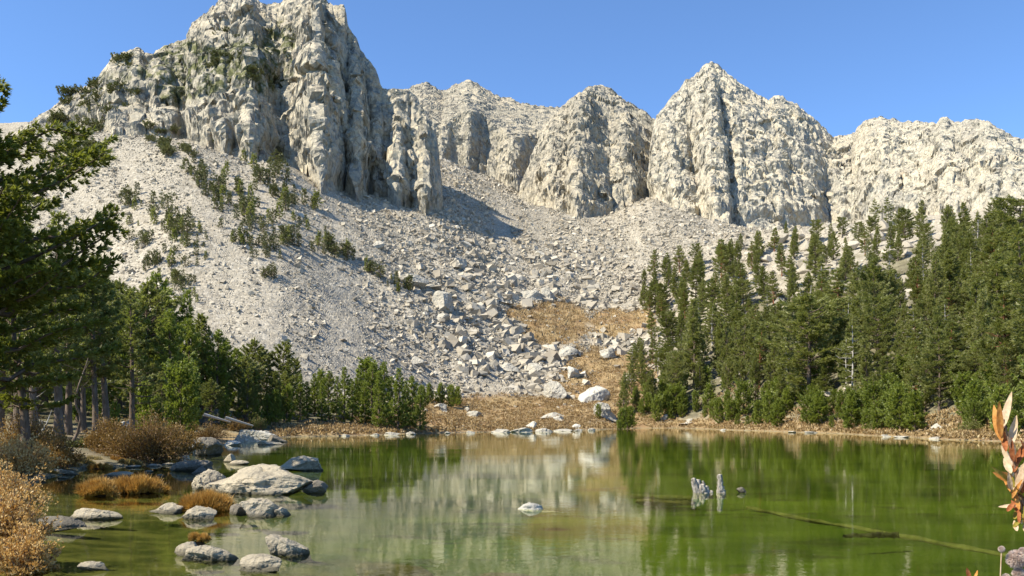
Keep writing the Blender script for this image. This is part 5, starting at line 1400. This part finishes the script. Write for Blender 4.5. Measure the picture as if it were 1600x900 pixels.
# ------------------------------------------------------------------ the plant close on the right
def leaf_mesh(L, W, curl, seed, fold=0.25, mat='leaf_tan'):
    rs = np.random.default_rng(seed); n = 14; t = np.linspace(0, 1, n)
    wid = W * np.sin(np.pi * np.clip(t, 0.0, 1) ** 0.8) ** 0.8 * 0.5 + 0.0006
    cz = -curl * L * t ** 2; cyy = np.zeros(n)
    cols = np.linspace(-1, 1, 7)
    V = np.array([(t[i] * L, c * wid[i], cz[i] + fold * abs(c) * wid[i] + 0.0008 * math.sin(i * 2 + c * 3)) for i in range(n) for c in cols])
    return make_mesh('leaf', V, [grid_faces(n, 7)], M[mat], True)
for nm, a, c2 in [('leaf_tan', (0.56, 0.40, 0.24), (0.74, 0.58, 0.40)), ('leaf_orange', (0.48, 0.18, 0.045), (0.62, 0.33, 0.10)), ('leaf_rust', (0.26, 0.08, 0.03), (0.44, 0.17, 0.07)), ('leaf_olive', (0.20, 0.17, 0.03), (0.36, 0.28, 0.06)), ('seed_wool', (0.55, 0.42, 0.35), (0.75, 0.66, 0.58))]:
    b = NB(nm); p = b.pos((1, 1, 1), True)
    n_ = b.noise(p, 60, 5, 0.7); cc = b.mix(b.ramp(n_, [(0.35, (0, 0, 0)), (0.65, (1, 1, 1))]), a, c2)
    d_ = b.n('ShaderNodeBsdfDiffuse'); b.L.new(cc, d_.inputs[0]); t_ = b.n('ShaderNodeBsdfTranslucent'); b.L.new(cc, t_.inputs[0])
    mx_ = b.n('ShaderNodeMixShader'); mx_.inputs[0].default_value = 0.35; b.L.new(d_.outputs[0], mx_.inputs[1]); b.L.new(t_.outputs[0], mx_.inputs[2])
    M[nm] = b.out(mx_.outputs[0])
def near_plant():
    d = 2.6
    def W3(X, Y, dy=0.0): return np.array([(X - 800) / F * (d + dy), d + dy, CH + (HY - Y) / F * (d + dy)])
    root = np.array([(1640 - 800) / F * d, d, 0.35])
    e = bpy.data.objects.new('willow_plant', None); C.objects.link(e); e.location = root
    tag(e, 'close leafy willow stem with orange and tan leaves at the right edge', 'willow plant')
    def stem(px, r0):
        pts = np.array([root] + [W3(*p) for p in px]); tt = np.linspace(0, 1, len(pts)); t2 = np.linspace(0, 1, 24)
        pp = np.stack([np.interp(t2, tt, pts[:, a]) for a in range(3)], 1) - root
        V, Q = tube(pp, r0 * (1 - 0.6 * t2), 8); obj('stem', make_mesh('stem', V, [Q], M['twig'], True), e)
    stem([(1622, 850), (1603, 800), (1590, 755), (1583, 715), (1574, 680), (1568, 655)], 0.006)
    stem([(1640, 840), (1625, 780), (1608, 730), (1600, 690)], 0.005)
    stem([(1632, 900), (1620, 860), (1604, 820), (1590, 770)], 0.005)
    # leaves: foot, tip, width in px, colour
    Lf = [((1566, 672), (1581, 612), 17, 'leaf_tan'), ((1566, 690), (1550, 632), 18, 'leaf_orange'), ((1564, 684), (1562, 626), 14, 'leaf_orange'), ((1578, 700), (1592, 650), 20, 'leaf_tan'), ((1572, 706), (1566, 668), 12, 'leaf_rust'),
          ((1584, 722), (1578, 685), 14, 'leaf_rust'), ((1584, 738), (1594, 700), 12, 'leaf_rust'), ((1582, 728), (1566, 696), 14, 'leaf_tan'), ((1584, 760), (1554, 728), 13, 'leaf_olive'), ((1584, 750), (1552, 738), 20, 'leaf_orange'),
          ((1580, 740), (1568, 718), 14, 'leaf_tan'), ((1590, 770), (1600, 730), 20, 'leaf_tan'), ((1586, 772), (1576, 735), 12, 'leaf_olive'), ((1590, 790), (1560, 792), 8, 'leaf_tan'), ((1592, 775), (1605, 745), 14, 'leaf_rust'),
          ((1594, 800), (1606, 770), 16, 'leaf_tan'), ((1596, 805), (1580, 780), 12, 'leaf_rust'), ((1600, 760), (1612, 715), 16, 'leaf_orange'), ((1590, 725), (1604, 690), 14, 'leaf_rust'), ((1600, 830), (1614, 800), 14, 'leaf_tan'), ((1588, 745), (1602, 722), 12, 'leaf_tan'),
          ((1516, 905), (1511, 886), 9, 'leaf_rust'), ((1522, 908), (1528, 892), 7, 'leaf_orange')]
    rl = random.Random(3)
    for q in range(22):
        px_, py_ = rl.uniform(1572, 1606), rl.uniform(690, 830); an = rl.uniform(-2.4, -0.6)
        ll = rl.uniform(16, 34); Lf.append(((px_, py_), (px_ + ll * math.cos(an), py_ + ll * math.sin(an)), rl.uniform(7, 12), rl.choice(['leaf_tan', 'leaf_tan', 'leaf_orange', 'leaf_rust', 'leaf_olive'])))
    for i, (a, b, wpx, mt) in enumerate(Lf):
        A = W3(*a, 0.01 * math.sin(i)); B = W3(*b, 0.04 * math.sin(i * 2.1))
        L = np.linalg.norm(B - A); o = obj('leaf', leaf_mesh(L, 0.68 * wpx / F * d, 0.12 * math.sin(i * 1.7), i, 0.3, mt), e)
        xd = Vector((B - A) / L); tw_ = math.sin(i * 3.3) * 0.7
        zd = Vector((-0.75 + 0.5 * math.sin(tw_ * 2), -0.6, 0.45)); zd = (zd - zd.dot(xd) * xd).normalized(); yd = zd.cross(xd)
        mt3 = Matrix((xd, yd, zd)).transposed().to_4x4(); mt3.translation = Vector(A - root)
        o.matrix_local = mt3
    return root
near_plant()
def seed_plant():
    d = 2.3
    def W3(X, Y, dy=0.0): return np.array([(X - 800) / F * (d + dy), d + dy, CH + (HY - Y) / F * (d + dy)])
    root = W3(1575, 1150); root[2] = 0.4
    e = bpy.data.objects.new('seed_plant', None); C.objects.link(e); e.location = root
    tag(e, 'dry weed with woolly round seed heads in the bottom right corner', 'seed plant')
    for i, (X, Y, wpx) in enumerate([(1565, 858, 9), (1588, 874, 26), (1598, 862, 12), (1592, 897, 18), (1572, 903, 12)]):
        p1 = W3(X, Y)
        t = np.linspace(0, 1, 12)[:, None]; m_ = (root + p1) / 2 + np.array([0.02 * (i - 2), 0, 0])
        pp = (root * (1 - t) ** 2 + 2 * m_ * t * (1 - t) + p1 * t ** 2) - root
        V, Q = tube(pp, 0.0016, 6); obj('stem', make_mesh('stem', V, [Q], M['leaf_tan'], True), e)
        rs = np.random.default_rng(i); n = 900
        dv = rs.normal(size=(n, 3)); dv /= np.linalg.norm(dv, axis=1)[:, None]
        r = wpx / F * d / 2
        V, Q, ti = blades(dv * r * 0.72, dv, r * 0.45, r * 0.10, rs, 0.1, 0.5, 3)
        Vi, Fi = ICO[3]; mb = MB(); mb.add(V, Q); mb.add(Vi * r * 0.8, None, Fi)
        o = obj('seed_head', mb.mesh('seed_head', M['seed_wool'], True), e); o.location = p1 - root
seed_plant()

# ------------------------------------------------------------------ labels that count along a line
for key, L in LINE.items():
    L.sort(key=lambda q: q[0])
    for i, (X, o, hd) in enumerate(L): o['label'] = key.format(ordinal(i))
